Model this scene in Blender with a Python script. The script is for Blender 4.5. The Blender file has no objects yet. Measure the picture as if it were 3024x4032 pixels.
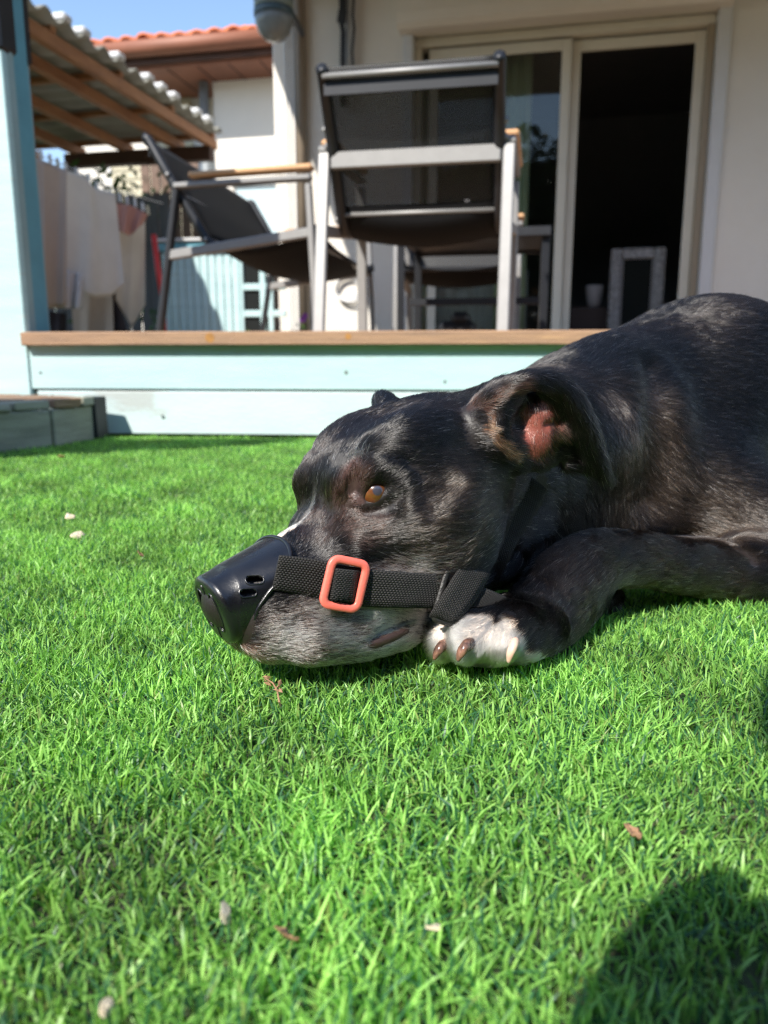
import bpy, bmesh, math, os
import numpy as np
from mathutils import Vector, Matrix
from mathutils.bvhtree import BVHTree

# ------------------------------------------------------------------ camera
C = bpy.context.scene.collection
SC = bpy.context.scene
FPX = 3046.0; PIT = math.radians(11.1); CAMH = 0.20
cp, sp = math.cos(PIT), math.sin(PIT)
cam_d = bpy.data.cameras.new("camera"); cam = bpy.data.objects.new("camera", cam_d); C.objects.link(cam)
cam.location = (0, 0, CAMH); cam.rotation_euler = (math.radians(90) - PIT, 0, 0)
cam_d.sensor_fit = 'VERTICAL'; cam_d.sensor_height = 36; cam_d.sensor_width = 27
cam_d.lens = FPX / 4032 * 36
cam_d.clip_start = 0.02; cam_d.clip_end = 400
cam_d.dof.use_dof = True; cam_d.dof.focus_distance = 0.50; cam_d.dof.aperture_fstop = 8.0
SC.camera = cam

# ------------------------------------------------------------------ light
SUN = Vector((-0.70, -1.0, 1.15)).normalized()          # direction towards the sun
elev = math.asin(SUN.z); az = math.atan2(SUN.x, SUN.y)
W = bpy.data.worlds.new("World"); SC.world = W; W.use_nodes = True
nt = W.node_tree; nt.nodes.clear()
sky = nt.nodes.new('ShaderNodeTexSky'); sky.sky_type = 'NISHITA'; sky.sun_disc = False
sky.sun_elevation = elev; sky.sun_rotation = az; sky.air_density = 1.0; sky.dust_density = 0.3; sky.ozone_density = 1.6
bg = nt.nodes.new('ShaderNodeBackground'); bg.inputs[1].default_value = 0.15
wo = nt.nodes.new('ShaderNodeOutputWorld')
nt.links.new(sky.outputs[0], bg.inputs[0]); nt.links.new(bg.outputs[0], wo.inputs[0])
sd = bpy.data.lights.new("sun", 'SUN'); sd.energy = 4.7; sd.angle = math.radians(0.53); sd.color = (1.0, 0.945, 0.86)
so = bpy.data.objects.new("sun", sd); C.objects.link(so)
so.rotation_euler = (-SUN).to_track_quat('-Z', 'Y').to_euler(); so.location = (-3, -4, 6)
SC.view_settings.view_transform = 'Standard'; SC.view_settings.look = 'None'
SC.view_settings.exposure = 0.82; SC.view_settings.gamma = 1.0; SC.view_settings.use_curve_mapping = False
SC.cycles.use_denoising = True; SC.cycles.denoising_prefilter = 'NONE'; SC.cycles.pixel_filter_type = 'BLACKMAN_HARRIS'; SC.cycles.filter_width = 1.3; SC.cycles.sample_clamp_indirect = 3.0
SC.cycles.max_bounces = 5; SC.cycles.diffuse_bounces = 3; SC.cycles.transparent_max_bounces = 12
try: SC.cycles_curves.shape = 'RIBBONS'
except Exception: pass

DEV = ''
rng = np.random.default_rng(7)

# ------------------------------------------------------------------ helpers
def ray(px, py):
    dx = (px - 1512) / FPX; dd = (py - 2016) / FPX
    return np.array([dx, cp - dd * sp, -sp - dd * cp])
CAM = np.array([0, 0, CAMH])
def P(px, py, Y):                                       # point at forward distance Y seen at a photo pixel
    r = ray(px, py); return CAM + r * (Y / r[1])
def G(px, py, z=0.0):                                   # point at height z
    r = ray(px, py); return CAM + r * ((z - CAMH) / r[2])

def mesh_obj(name, verts, faces, mats, parent=None, smooth=False, mat_idx=None):
    me = bpy.data.meshes.new(name)
    verts = np.asarray(verts, dtype=np.float32)
    if isinstance(faces, np.ndarray):
        n, k = faces.shape
        me.vertices.add(len(verts)); me.vertices.foreach_set('co', verts.ravel())
        me.loops.add(n * k); me.loops.foreach_set('vertex_index', faces.ravel().astype(np.int32))
        me.polygons.add(n)
        me.polygons.foreach_set('loop_start', np.arange(0, n * k, k, dtype=np.int32))
        me.polygons.foreach_set('loop_total', np.full(n, k, dtype=np.int32))
        me.update(calc_edges=True)
    else:
        me.from_pydata(verts.tolist(), [], faces); me.update()
    if not isinstance(mats, (list, tuple)): mats = [mats]
    for m in mats: me.materials.append(m)
    if mat_idx is not None: me.polygons.foreach_set('material_index', np.asarray(mat_idx, dtype=np.int32))
    if smooth: me.polygons.foreach_set('use_smooth', np.ones(len(me.polygons), dtype=bool))
    o = bpy.data.objects.new(name, me); C.objects.link(o)
    if parent is not None: attach(o, parent)
    return o
def attach(o, parent):
    o.parent = parent
    bpy.context.view_layer.update() if False else None
    o.matrix_parent_inverse = world_of(parent).inverted()
def world_of(o):
    m = Matrix.LocRotScale(o.location, o.rotation_euler, o.scale)
    return (world_of(o.parent) @ o.matrix_parent_inverse @ m) if o.parent else m
def thing(name, label, cat, loc=(0, 0, 0), group=None, kind=None):
    o = bpy.data.objects.new(name, None); C.objects.link(o); o.location = Vector(loc); o.empty_display_size = 0.05
    tag(o, label, cat, group, kind); return o
def tag(o, label=None, cat=None, group=None, kind=None):
    if label: o['label'] = label
    if cat: o['category'] = cat
    if group: o['group'] = group
    if kind: o['kind'] = kind
    return o

class NT:                                               # small node-tree helper
    def __init__(s, name):
        s.m = bpy.data.materials.new(name); s.m.use_nodes = True; s.t = s.m.node_tree
        s.b = s.t.nodes['Principled BSDF']; s.out = s.t.nodes['Material Output']
    def n(s, typ, **kw):
        x = s.t.nodes.new(typ)
        for k, v in kw.items():
            if k.startswith('i_'):
                key = k[2:]; key = int(key) if key.isdigit() else key.replace('_', ' ')
                x.inputs[key].default_value = v
            else: setattr(x, k, v)
        return x
    def l(s, a, b): s.t.links.new(a, b)
def mat(name, col, rough=0.6, var=0.0, scale=8.0, bump=0.0, bscale=60.0, stretch=(1, 1, 1), col2=None, metal=0.0, spec=0.5, thr=(0.35, 0.7), coat=0.0, coords='Object', wear=None):
    q = NT(name); b = q.b
    b.inputs['Roughness'].default_value = rough; b.inputs['Metallic'].default_value = metal
    b.inputs['Specular IOR Level'].default_value = spec; b.inputs['Coat Weight'].default_value = coat
    b.inputs['Base Color'].default_value = (*col, 1)
    tc = q.n('ShaderNodeTexCoord'); mp = q.n('ShaderNodeMapping'); mp.inputs['Scale'].default_value = stretch
    q.l(tc.outputs[coords], mp.inputs[0])
    last = None
    if var > 0 or col2 is not None:
        no = q.n('ShaderNodeTexNoise', i_Scale=scale, i_Detail=6.0, i_Roughness=0.65); q.l(mp.outputs[0], no.inputs['Vector'])
        rp = q.n('ShaderNodeMapRange', i_1=thr[0], i_2=thr[1]); q.l(no.outputs[0], rp.inputs[0])
        mx = q.n('ShaderNodeMix', data_type='RGBA'); q.l(rp.outputs[0], mx.inputs[0])
        mx.inputs[6].default_value = (*col, 1)
        c2 = col2 if col2 is not None else tuple(c * (1 - var) for c in col)
        mx.inputs[7].default_value = (*c2, 1); last = mx.outputs[2]
        q.l(last, b.inputs['Base Color'])
    if wear is not None:                                # (colour, scale, threshold)
        n2 = q.n('ShaderNodeTexNoise', i_Scale=wear[1], i_Detail=8.0, i_Roughness=0.7); q.l(mp.outputs[0], n2.inputs['Vector'])
        r2 = q.n('ShaderNodeMapRange', i_1=wear[2], i_2=wear[2] + 0.08); q.l(n2.outputs[0], r2.inputs[0])
        m2 = q.n('ShaderNodeMix', data_type='RGBA'); q.l(r2.outputs[0], m2.inputs[0])
        if last is not None: q.l(last, m2.inputs[6])
        else: m2.inputs[6].default_value = (*col, 1)
        m2.inputs[7].default_value = (*wear[0], 1); q.l(m2.outputs[2], b.inputs['Base Color'])
    if bump > 0:
        nb = q.n('ShaderNodeTexNoise', i_Scale=bscale, i_Detail=5.0); q.l(mp.outputs[0], nb.inputs['Vector'])
        bp = q.n('ShaderNodeBump', i_Strength=bump, i_Distance=0.003); q.l(nb.outputs[0], bp.inputs['Height'])
        q.l(bp.outputs[0], b.inputs['Normal'])
    return q.m

# ------------------------------------------------------------------ the dog: one implicit body
hf = np.array([-.788, -.572, -.228]); hf /= np.linalg.norm(hf)      # head axes: forward, up, side
hs = np.array([.572, -.817, .075]); hs -= hf * (hs @ hf); hs /= np.linalg.norm(hs)
hu = np.cross(hs, hf); hu = hu if hu[2] > 0 else -hu
HO = np.array([-.104, .443, .057])
def L(a, b, c): return HO + (hf * a + hu * b + hs * c) * 0.001      # head-local millimetres
def HP(px, py, c):                                                  # photo pixel on the head's plane at side offset c (mm)
    r = ray(px, py); t = (c * .001 - (CAM - HO) @ hs) / (r @ hs); return CAM + t * r
def loc(p): d = np.asarray(p) - HO; return np.stack([d @ hf, d @ hu, d @ hs], -1) * 1000
HR = np.stack([hf, hu, hs])                                         # rows: local axes

def axis(lo, mid0, mid1, hi, fine, coarse):
    a = []; x = lo
    while x < hi:
        a.append(x); d = max(mid0 - x, x - mid1, 0)
        x += min(coarse, fine + d * 0.03)
    return np.array(a)
gx = axis(-.15, -.13, .20, 1.15, .0019, .006)
gy = axis(.36, .38, .62, 1.25, .0019, .006)
gz = axis(-.012, 0, .20, .34, .0019, .005)
FIELD = np.full((len(gx), len(gy), len(gz)), 0.06, dtype=np.float32)
def _box(lo, hi):
    i0 = np.searchsorted(gx, lo[0]), np.searchsorted(gy, lo[1]), np.searchsorted(gz, lo[2])
    i1 = np.searchsorted(gx, hi[0]), np.searchsorted(gy, hi[1]), np.searchsorted(gz, hi[2])
    return tuple(slice(max(a - 1, 0), b + 1) for a, b in zip(i0, i1))
def _apply(lo, hi, k, fn, sub=False):
    m = k + .006; s = _box(np.asarray(lo) - m, np.asarray(hi) + m)
    X, Y, Z = gx[s[0]], gy[s[1]], gz[s[2]]
    if min(len(X), len(Y), len(Z)) == 0: return
    pts = np.stack(np.meshgrid(X, Y, Z, indexing='ij'), -1).astype(np.float32)
    d = fn(pts).astype(np.float32); a = FIELD[s]
    if sub: h = np.maximum(k - np.abs(a + d), 0) / k; FIELD[s] = np.maximum(a, -d) + h * h * k * .25
    else: h = np.maximum(k - np.abs(a - d), 0) / k; FIELD[s] = np.minimum(a, d) - h * h * k * .25
def cone(A, B, ra, rb, k=.012, sub=False):
    A = np.asarray(A, float); B = np.asarray(B, float); r = max(ra, rb)
    ab = (B - A); q = ab @ ab + 1e-12
    def fn(p):
        t = np.clip(((p - A) @ ab) / q, 0, 1)
        return np.linalg.norm(p - (A + t[..., None] * ab), axis=-1) - (ra + t * (rb - ra))
    _apply(np.minimum(A, B) - r, np.maximum(A, B) + r, k, fn, sub)
def spline(pts, rs, n=5):
    pts = np.asarray(pts, float); rs = np.asarray(rs, float); q = np.column_stack([pts, rs])
    e = np.vstack([2 * q[0] - q[1], q, 2 * q[-1] - q[-2]]); out = []
    for i in range(1, len(e) - 2):
        for t in np.arange(n) / n:
            p0, p1, p2, p3 = e[i - 1:i + 3]
            out.append(.5 * (2 * p1 + (p2 - p0) * t + (2 * p0 - 5 * p1 + 4 * p2 - p3) * t * t + (3 * p1 - p0 - 3 * p2 + p3) * t ** 3))
    out.append(e[-2]); return np.array(out)
def chain(pts, rs, k=.008, sub=False, n=5):
    q = spline(pts, rs, n); r = q[:, 3].max()
    def fn(p):
        d = None
        for i in range(len(q) - 1):
            A, B = q[i, :3], q[i + 1, :3]; ab = B - A; l2 = ab @ ab + 1e-12
            t = np.clip(((p - A) @ ab) / l2, 0, 1)
            e = np.linalg.norm(p - (A + t[..., None] * ab), axis=-1) - (q[i, 3] + t * (q[i + 1, 3] - q[i, 3]))
            d = e if d is None else np.minimum(d, e)
        return d
    _apply(q[:, :3].min(0) - r, q[:, :3].max(0) + r, k, fn, sub)
def surf(px, py, y0=.38, y1=1.0):                                    # where a sight line first meets the body so far
    r = ray(px, py); t = np.linspace(y0, y1, 900) / r[1]; p = CAM + t[:, None] * r
    i = [np.clip(np.searchsorted(g_, p[:, j]), 1, len(g_) - 1) for j, g_ in enumerate((gx, gy, gz))]
    i = [np.where(np.abs(g_[q_ - 1] - p[:, j]) < np.abs(g_[q_] - p[:, j]), q_ - 1, q_) for j, (g_, q_) in enumerate(zip((gx, gy, gz), i))]
    d = FIELD[i[0], i[1], i[2]]; hit = np.nonzero(d < 0)[0]
    if len(hit) == 0: return p[int(np.argmin(d))]
    return p[hit[0]]
def ell(cen, rad, k=.012, R=HR, sub=False, pitch=0.0):
    cen = np.asarray(cen, float); rad = np.asarray(rad, float)
    if pitch:                                                       # turn in the a-b plane
        c_, s_ = math.cos(pitch), math.sin(pitch)
        R = np.stack([R[0] * c_ + R[1] * s_, R[1] * c_ - R[0] * s_, R[2]])
    def fn(p):
        q = (p - cen) @ R.T
        k0 = np.linalg.norm(q / rad, axis=-1); k1 = np.linalg.norm(q / rad ** 2, axis=-1) + 1e-9
        return k0 * (k0 - 1) / k1
    e = np.abs(R.T) @ rad
    _apply(cen - e, cen + e, k, fn, sub)
WR = np.eye(3)
def both(fn):
    for s_ in (1, -1): fn(s_)

# skull and muzzle, head-local mm
ell(L(-168, 24, 0), (.066, .052, .050), .02)                        # cranium
ell(L(-124, 26, 0), (.038, .040, .036), .02)                        # forehead
cone(L(-80, 4, 0), L(-14, -3, 0), .0225, .0185, .018)               # bridge
def _s(s_):
    ell(L(-103, 40, 24 * s_), (.016, .0155, .0135), .014)           # brow
    cone(L(-90, 4, 24 * s_), L(-150, 16, 42 * s_), .017, .022, .018)  # cheek bone
    ell(L(-155, 3, 39 * s_), (.046, .040, .028), .016)              # cheek muscle
    ell(L(-156, -22, 33 * s_), (.032, .028, .023), .016)            # jaw angle
    ell(L(-52, -16, 17 * s_), (.040, .024, .017), .014)             # upper lip
    ell(L(-70, -32, 22 * s_), (.042, .021, .016), .014)             # hanging lip
    ell(L(-28, -22, 12 * s_), (.021, .021, .014), .012)             # whisker pad
    cone(L(-96, -28, 26 * s_), L(-135, -28, 32 * s_), .020, .022, .018)
    cone(L(-84, -42, 24 * s_), L(-118, -46, 27 * s_), .014, .0125, .012)   # lip behind the corner
    ell(L(-152, 56, 30 * s_), (.040, .020, .020), .016)             # temple
both(_s)
cone(L(-34, -35, 0), L(-120, -38, 0), .015, .026, .015)             # lower jaw
ell(L(-150, -22, 0), (.050, .036, .036), .02)
cone(L(-150, 84, 0), L(-215, 84, 0), .006, .006, .016, True)        # furrow on the crown
# neck, throat
cone(L(-205, 17, -12), P(2330, 1715, .76), .052, .080, .03)
cone(L(-175, -38, -4), P(2280, 2070, .70), .030, .045, .03)
cone(L(-190, -18, -14), P(2300, 1900, .75), .034, .055, .03)
cone(P(2330, 1725, .76), P(2720, 1620, .86), .078, .108, .04)
cone(P(2430, 1510, .78), P(2680, 1430, .84), .038, .050, .04)
# trunk
cone(P(2720, 1660, .86), np.array([.62, .93, .136]), .101, .116, .05)
cone(np.array([.50, .88, .125]), np.array([.90, 1.00, .120]), .115, .105, .05)
ell((.92, .93, .10), (.13, .09, .10), .04, WR)                      # near thigh
cone((.90, .86, .05), (.76, .80, .030), .045, .024, .02)            # hind shank
cone((.76, .80, .028), (.66, .74, .020), .022, .018, .015)
cone((1.03, 1.02, .10), (1.12, 1.12, .03), .022, .014, .02)         # tail root
# shoulder and near foreleg
SP = P(2720, 1940, .73)
cone(P(2860, 1420, .84), SP, .060, .052, .035)
cone(SP, P(3120, 2180, .675), .056, .046, .03)
chain([P(2420, 1500, .74), P(2500, 1700, .71), P(2500, 1890, .70), P(2450, 2040, .70)], [.030, .040, .036, .026], .03)   # neck muscle
cone(P(2380, 2060, .72), P(2700, 2060, .74), .036, .050, .03)
chain([P(3150, 2225, .66), P(2960, 2240, .645), P(2780, 2236, .63), P(2540, 2205, .60), P(2370, 2205, .58), P(2250, 2275, .557), P(2150, 2375, .535), P(2080, 2450, .515)],
      [.036, .031, .0250, .0215, .0232, .0262, .0245, .022], .012)
chain([P(2330, 2350, .575), P(2230, 2440, .54), P(2150, 2500, .515)], [.012, .014, .013], .016)
cone(P(2400, 2350, .61), P(2350, 2410, .60), .010, .007, .012)      # carpal tuft
cone(np.array([.30, .80, .05]), np.array([.16, .68, .022]), .035, .022, .02)   # far foreleg, folded under
# paw
ell(P(2000, 2478, .497), (.040, .028, .0200), .012, WR)
ell(P(1900, 2500, .487), (.026, .022, .0175), .012, WR)
TOES = [((1960, 2440, .505), (1850, 2480, .490), (1765, 2515, .480), (1748, 2538, .478), .0118),
        ((1990, 2440, .486), (1905, 2480, .474), (1852, 2520, .465), (1838, 2542, .463), .0118),
        ((2060, 2450, .480), (2020, 2485, .470), (1990, 2520, .467), (1978, 2540, .466), .0120),
        ((2100, 2470, .490), (2095, 2510, .480), (2080, 2530, .475), (2072, 2542, .474), .0105)]
for *pp, r_ in TOES: chain([P(*q_) for q_ in pp], [r_, r_ * 1.04, r_ * 1.0, r_ * .86], .0085)
# hollows
cone(surf(1690, 1960), surf(1760, 1905), .002, .0025, .02, True)
chain([surf(2580, 1440), surf(2605, 1600), surf(2610, 1780), surf(2570, 1960)], [.006, .010, .012, .010], .03, True)
chain([surf(2700, 2110), surf(2880, 2125), surf(2990, 2190)], [.003, .004, .004], .012, True)
# eyes
EYES = {}
def mir(p, s_): v = loc(p); return L(v[0], v[1], v[2] * s_)
chain([surf(1375, 1985), surf(1440, 1992), surf(1500, 1990)], [.001, .002, .0015], .014, True)
chain([surf(1390, 1900), surf(1400, 1940)], [.002, .003], .014, True)
ec = surf(1488, 1926)
nrm = .75 * hs + .2 * hf + .25 * hu; nrm /= np.linalg.norm(nrm)
up = [surf(*q_) for q_ in [(1392, 1972), (1425, 1950), (1436, 1902), (1464, 1876), (1512, 1882), (1550, 1904), (1580, 1928)]]
lo = [surf(*q_) for q_ in [(1392, 1976), (1432, 1990), (1480, 1976), (1526, 1948), (1560, 1920)]]
up2 = [surf(*q_) for q_ in [(1432, 1862), (1475, 1838), (1540, 1850), (1600, 1895)]]
def _e(s_):
    EYES[s_] = mir(ec - nrm * .0089, s_)
    chain([mir(p, s_) for p in up2], [.002, .0035, .0035, .002], .008)
    ell(EYES[s_], (.0108, .0108, .0108), .003, sub=True)
    chain([mir(p + nrm * .0012, s_) for p in up], [.0018, .0026, .0034, .0040, .0040, .0032, .0018], .004)
    chain([mir(p + nrm * .0006, s_) for p in lo], [.0018, .0026, .0028, .0028, .002], .004)
both(_e)
# mouth fold
both(lambda s_: chain([mir(HP(1230, 2508, 24), s_), mir(HP(1400, 2512, 27), s_), mir(HP(1530, 2500, 28), s_), mir(HP(1620, 2472, 27), s_)], [.0155, .0138, .0122, .0100], .012))
mf = [surf(*q_) for q_ in [(1430, 2528), (1505, 2496), (1595, 2455)]]; mg = [surf(*q_) for q_ in [(1440, 2546), (1515, 2521), (1597, 2480)]]
def _m(s_):
    chain([mir(p, s_) for p in mf], [.0010, .0025, .0024], .004, True)
    chain([mir(p + hf * .0 - hs * .0012, s_) for p in mg], [.0015, .0032, .0028], .004)
both(_m)
# ears
def E_(x, y, c): return HP(x, y, c)
ear = lambda lst: [HP(*t) for t in lst]
ell(HP(2000, 1660, 50), (.030, .030, .016), .014)                                        # ear base
ell(HP(2062, 1665, 67), (.0165, .0135, .009), .006, sub=True)                              # its opening
chain(ear([(1870, 1612, 44), (1905, 1606, 52), (1945, 1594, 54), (1985, 1562, 58)]), [.002, .0035, .0045, .0042], .010)
chain(ear([(1990, 1592, 58), (1962, 1650, 59), (1958, 1712, 58), (1992, 1768, 57), (2045, 1812, 55)]), [.0052, .0056, .0056, .0050, .0038], .008)
chain(ear([(1935, 1575, 57), (2005, 1525, 64), (2090, 1500, 70), (2180, 1515, 73), (2250, 1570, 76), (2305, 1660, 78), (2345, 1760, 78), (2375, 1835, 77), (2400, 1892, 75)]),
      [.005, .006, .0065, .007, .007, .0062, .0048, .0034, .002], .007, n=6)
chain(ear([(2150, 1530, 66), (2225, 1600, 68), (2275, 1690, 70), (2315, 1780, 71), (2365, 1865, 72)]), [.005, .006, .0055, .0045, .003], .008)
chain(ear([(2230, 1650, 60), (2262, 1740, 60), (2300, 1825, 61)]), [.0045, .004, .003], .008)
chain(ear([(2205, 1710, 57), (2222, 1780, 57), (2240, 1835, 58)]), [.004, .0035, .003], .008)
chain(ear([(2225, 1838, 58), (2300, 1842, 61), (2380, 1870, 67)]), [.0030, .003, .003], .006)
ell(HP(2125, 1645, 60), (.0135, .018, .010), .005)                                        # pink mound
ell(HP(2120, 1735, 59), (.013, .012, .009), .006)
ell(HP(2000, 1760, 54), (.012, .010, .009), .006)
ell(HP(2205, 1690, 61), (.010, .009, .008), .003)
chain(ear([(2040, 1820, 54), (2120, 1812, 55), (2200, 1780, 57)]), [.004, .007, .005], .008)
chain(ear([(2150, 1672, 68), (2200, 1665, 70)]), [.0015, .002], .004, True)
# far ear
chain([L(-190, 56, -50), L(-200, 70, -66), L(-206, 71, -76), L(-214, 58, -82)], [.012, .009, .007, .004], .012)
chain([L(-196, 56, -52), L(-222, 60, -70), L(-246, 50, -80), L(-262, 30, -84)], [.012, .008, .006, .003], .012)

# ground contact keeps the body off the soil
def surface_nets(F):
    ins = F < 0
    n = (ins[:-1, :-1, :-1].astype(np.int8) + ins[1:, :-1, :-1] + ins[:-1, 1:, :-1] + ins[:-1, :-1, 1:]
         + ins[1:, 1:, :-1] + ins[1:, :-1, 1:] + ins[:-1, 1:, 1:] + ins[1:, 1:, 1:])
    act = (n > 0) & (n < 8)
    I, J, K = np.nonzero(act); idx = np.full(act.shape, -1, np.int32); idx[I, J, K] = np.arange(len(I))
    corner = [(a, b, c) for a in (0, 1) for b in (0, 1) for c in (0, 1)]
    v = {t: F[I + t[0], J + t[1], K + t[2]] for t in corner}
    acc = np.zeros((len(I), 3)); cnt = np.zeros(len(I))
    for a in corner:
        for ax in range(3):
            if a[ax]: continue
            b = list(a); b[ax] = 1; b = tuple(b)
            va, vb = v[a], v[b]; m = (va < 0) != (vb < 0)
            t = np.where(m, va / np.where(m, va - vb, 1), 0)
            q = [np.full(len(I), float(a[0])), np.full(len(I), float(a[1])), np.full(len(I), float(a[2]))]; q[ax] = t
            acc += np.stack(q, -1) * m[:, None]; cnt += m
    fr = acc / cnt[:, None]
    X = gx[I] + fr[:, 0] * (gx[I + 1] - gx[I]); Y = gy[J] + fr[:, 1] * (gy[J + 1] - gy[J]); Z = gz[K] + fr[:, 2] * (gz[K + 1] - gz[K])
    V = np.stack([X, Y, Z], -1)
    Q = []
    for ax in range(3):
        sl0 = [slice(None)] * 3; sl1 = [slice(None)] * 3; sl0[ax] = slice(0, -1); sl1[ax] = slice(1, None)
        a0, a1 = ins[tuple(sl0)], ins[tuple(sl1)]
        e = np.nonzero(a0 != a1); e = [np.asarray(x) for x in e]
        o = [i for i in range(3) if i != ax]
        ok = (e[o[0]] > 0) & (e[o[1]] > 0) & (e[o[0]] < act.shape[o[0]]) & (e[o[1]] < act.shape[o[1]])
        e = [x[ok] for x in e]; up = a1[e[0], e[1], e[2]]
        def g(d0, d1):
            c_ = [x.copy() for x in e]; c_[o[0]] -= d0; c_[o[1]] -= d1
            return idx[c_[0], c_[1], c_[2]]
        quad = np.stack([g(1, 1), g(0, 1), g(0, 0), g(1, 0)], -1)
        flip = up if ax != 1 else ~up
        quad[flip] = quad[flip][:, ::-1]
        Q.append(quad)
    Q = np.concatenate(Q); Q = Q[(Q >= 0).all(1)]
    return V, Q
DV, DQ = surface_nets(FIELD)
del FIELD
def lap(V, Q, it=1, lam=.5):
    e = np.concatenate([Q[:, [0, 1]], Q[:, [1, 2]], Q[:, [2, 3]], Q[:, [3, 0]]]); e = np.concatenate([e, e[:, ::-1]])
    for _ in range(it):
        s_ = np.stack([np.bincount(e[:, 0], V[e[:, 1], i], len(V)) for i in range(3)], -1); c_ = np.bincount(e[:, 0], minlength=len(V))[:, None]
        V = V + lam * (s_ / np.maximum(c_, 1) - V)
    return V
DV = lap(DV, DQ, 2)
# ------------------------------------------------------------------ coat: colour, lie and length of the hair
def srgb(r, g, b):
    f = lambda v: (v / 255 / 12.92 if v / 255 <= .04045 else ((v / 255 + .055) / 1.055) ** 2.4)
    return np.array([f(r), f(g), f(b)])
def sstep(x, a, b): t = np.clip((x - a) / (b - a), 0, 1); return t * t * (3 - 2 * t)
def sn(p, f, seed=0):                                    # smooth pseudo-noise, about -1..1
    r_ = np.random.default_rng(seed); v = 0
    for i in range(6):
        k_ = r_.normal(size=3); k_ *= f * (.6 + .9 * r_.random()) / np.linalg.norm(k_)
        v = v + np.sin(p @ k_ + r_.random() * 6.28)
    return v / 2.6
BLACK = np.array([.0058, .0048, .0047])
def blob(p, cen, r, soft=.5): return 1 - sstep(np.linalg.norm(p - cen, axis=-1), r * (1 - soft), r)
def segd(p, pts):
    d = None
    for A, B in zip(pts[:-1], pts[1:]):
        A = np.asarray(A); ab = np.asarray(B) - A; t = np.clip(((p - A) @ ab) / (ab @ ab), 0, 1)
        e = np.linalg.norm(p - (A + t[..., None] * ab), axis=-1); d = e if d is None else np.minimum(d, e)
    return d
S_ = {}
def SP_(x, y):                                           # first hit on the finished body
    r = ray(x, y); h = BV.ray_cast(Vector(CAM), Vector(r).normalized())
    return np.array(h[0]) if h[0] is not None else P(x, y, .6)
BV = BVHTree.FromPolygons(DV.tolist(), DQ.tolist())
PAW = np.array(P(1950, 2500, .485))
white_line = [SP_(x, y) for x, y in ((1835, 2395), (1990, 2372), (2045, 2435), (2110, 2450), (2145, 2560))]
TAN1 = [SP_(x, y) for x, y in ((1850, 1600), (1925, 1600), (1960, 1560), (2060, 1515))]
TAN2 = [SP_(x, y) for x, y in ((1930, 1640), (1925, 1700), (1985, 1760), (2030, 1805))]
PINK = SP_(2125, 1645), SP_(2120, 1735), SP_(2195, 1690)
LIT_EDGE = [SP_(x, y) for x, y in ((2960, 2318), (2800, 2306), (2620, 2276), (2480, 2262), (2400, 2292), (2330, 2360))]
def coat(p, lc):
    """colour of the hair and share of white hairs at points p (head-local lc)"""
    n = len(p); col = np.tile(BLACK, (n, 1)); a, b, c = lc.T
    def put(w, cc): nonlocal col; col = col * (1 - w[:, None]) + np.asarray(cc) * w[:, None]
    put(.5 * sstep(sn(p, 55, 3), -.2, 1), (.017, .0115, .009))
    w_ = np.clip(sum(blob(p, SP_(x, y), r * 1.25, .95) for x, y, r in ((2560, 1700, .055), (2500, 1900, .05), (2800, 2030, .06), (2330, 2290, .045), (1830, 1990, .04), (1750, 2120, .035), (2600, 2290, .04), (2900, 2300, .05))), 0, 1)  # lighter patches: the coat's sheen painted into the hair colour
    put(.6 * (1 - sstep(segd(p, LIT_EDGE), .004, .016)), (.060, .043, .031))  # sunlit lower edge of the foreleg, painted into the hair colour
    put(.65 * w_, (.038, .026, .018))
    put(.9 * np.clip(blob(p, SP_(1400, 1900), .014) + blob(p, SP_(1370, 1960), .014), 0, 1), (.075, .040, .033))
    put(.5 * blob(p, SP_(1250, 2060), .022), (.030, .016, .012))
    put(.6 * blob(p, SP_(1420, 2060), .020), (.040, .022, .017))
    head = a > -215
    put(.9 * (1 - sstep(segd(p, TAN2), .0018, .0048)) * (c > 10), (.26, .115, .055))
    put(.55 * (1 - sstep(segd(p, TAN1), .001, .005)) * (c > 10), (.10, .045, .030))
    put(.95 * np.clip(sum(blob(p, q_, .0145, .4) for q_ in PINK[:2]), 0, 1), (.42, .115, .080))
    put(.8 * blob(p, PINK[2], .008), (.30, .14, .11))
    # brown lip, grizzled muzzle
    lowm = sstep(a, -140, -95) * (1 - sstep(b + a * .10, -20, -8))
    put(.85 * sstep(a, -24, -8) * (1 - sstep(b, -34, -22)) + 0 * a, (.11, .050, .033))
    put(sstep(a, -18, -13) * sstep(b, -24, -18), (.012, .010, .010))
    grey = .85 * lowm * (.65 + .35 * sn(p, 260, 5)) * (1 - .8 * sstep(a, -24, -8))
    cheek = .035 * head * sstep(-b, -40, 10)
    put(lowm * .7 * (1 - sstep(a, -24, -8)), (.085, .052, .040))
    # blaze
    bl = (1 - sstep(np.abs(c + 3.5), 3.5, 6.5)) * sstep(a, -70, -63) * (a < -38) * sstep(b, 0, 10)
    bl = bl + (1 - sstep(np.abs(c + 3), 1, 3.5)) * sstep(a, -92, -72) * (a < -62) * sstep(b, 0, 10) * .30
    # white paw, with the black wrist running down its back
    q_ = proj_side(p)
    pw = np.where(p[:, 2] < .12, white_mask(p), 0)
    white = np.clip(bl + pw, 0, 1)
    put(pw, (.80, .62, .47)); put(np.clip(bl, 0, 1) * 1.0, (.72, .64, .56))
    wh = np.clip(grey + cheek * (.5 + .5 * sn(p, 60, 9)), 0, 1)
    wh = np.maximum(wh, .012)
    return col, wh, white
def proj_side(p): return None
WL0 = np.array(SP_(1990, 2385))
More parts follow.
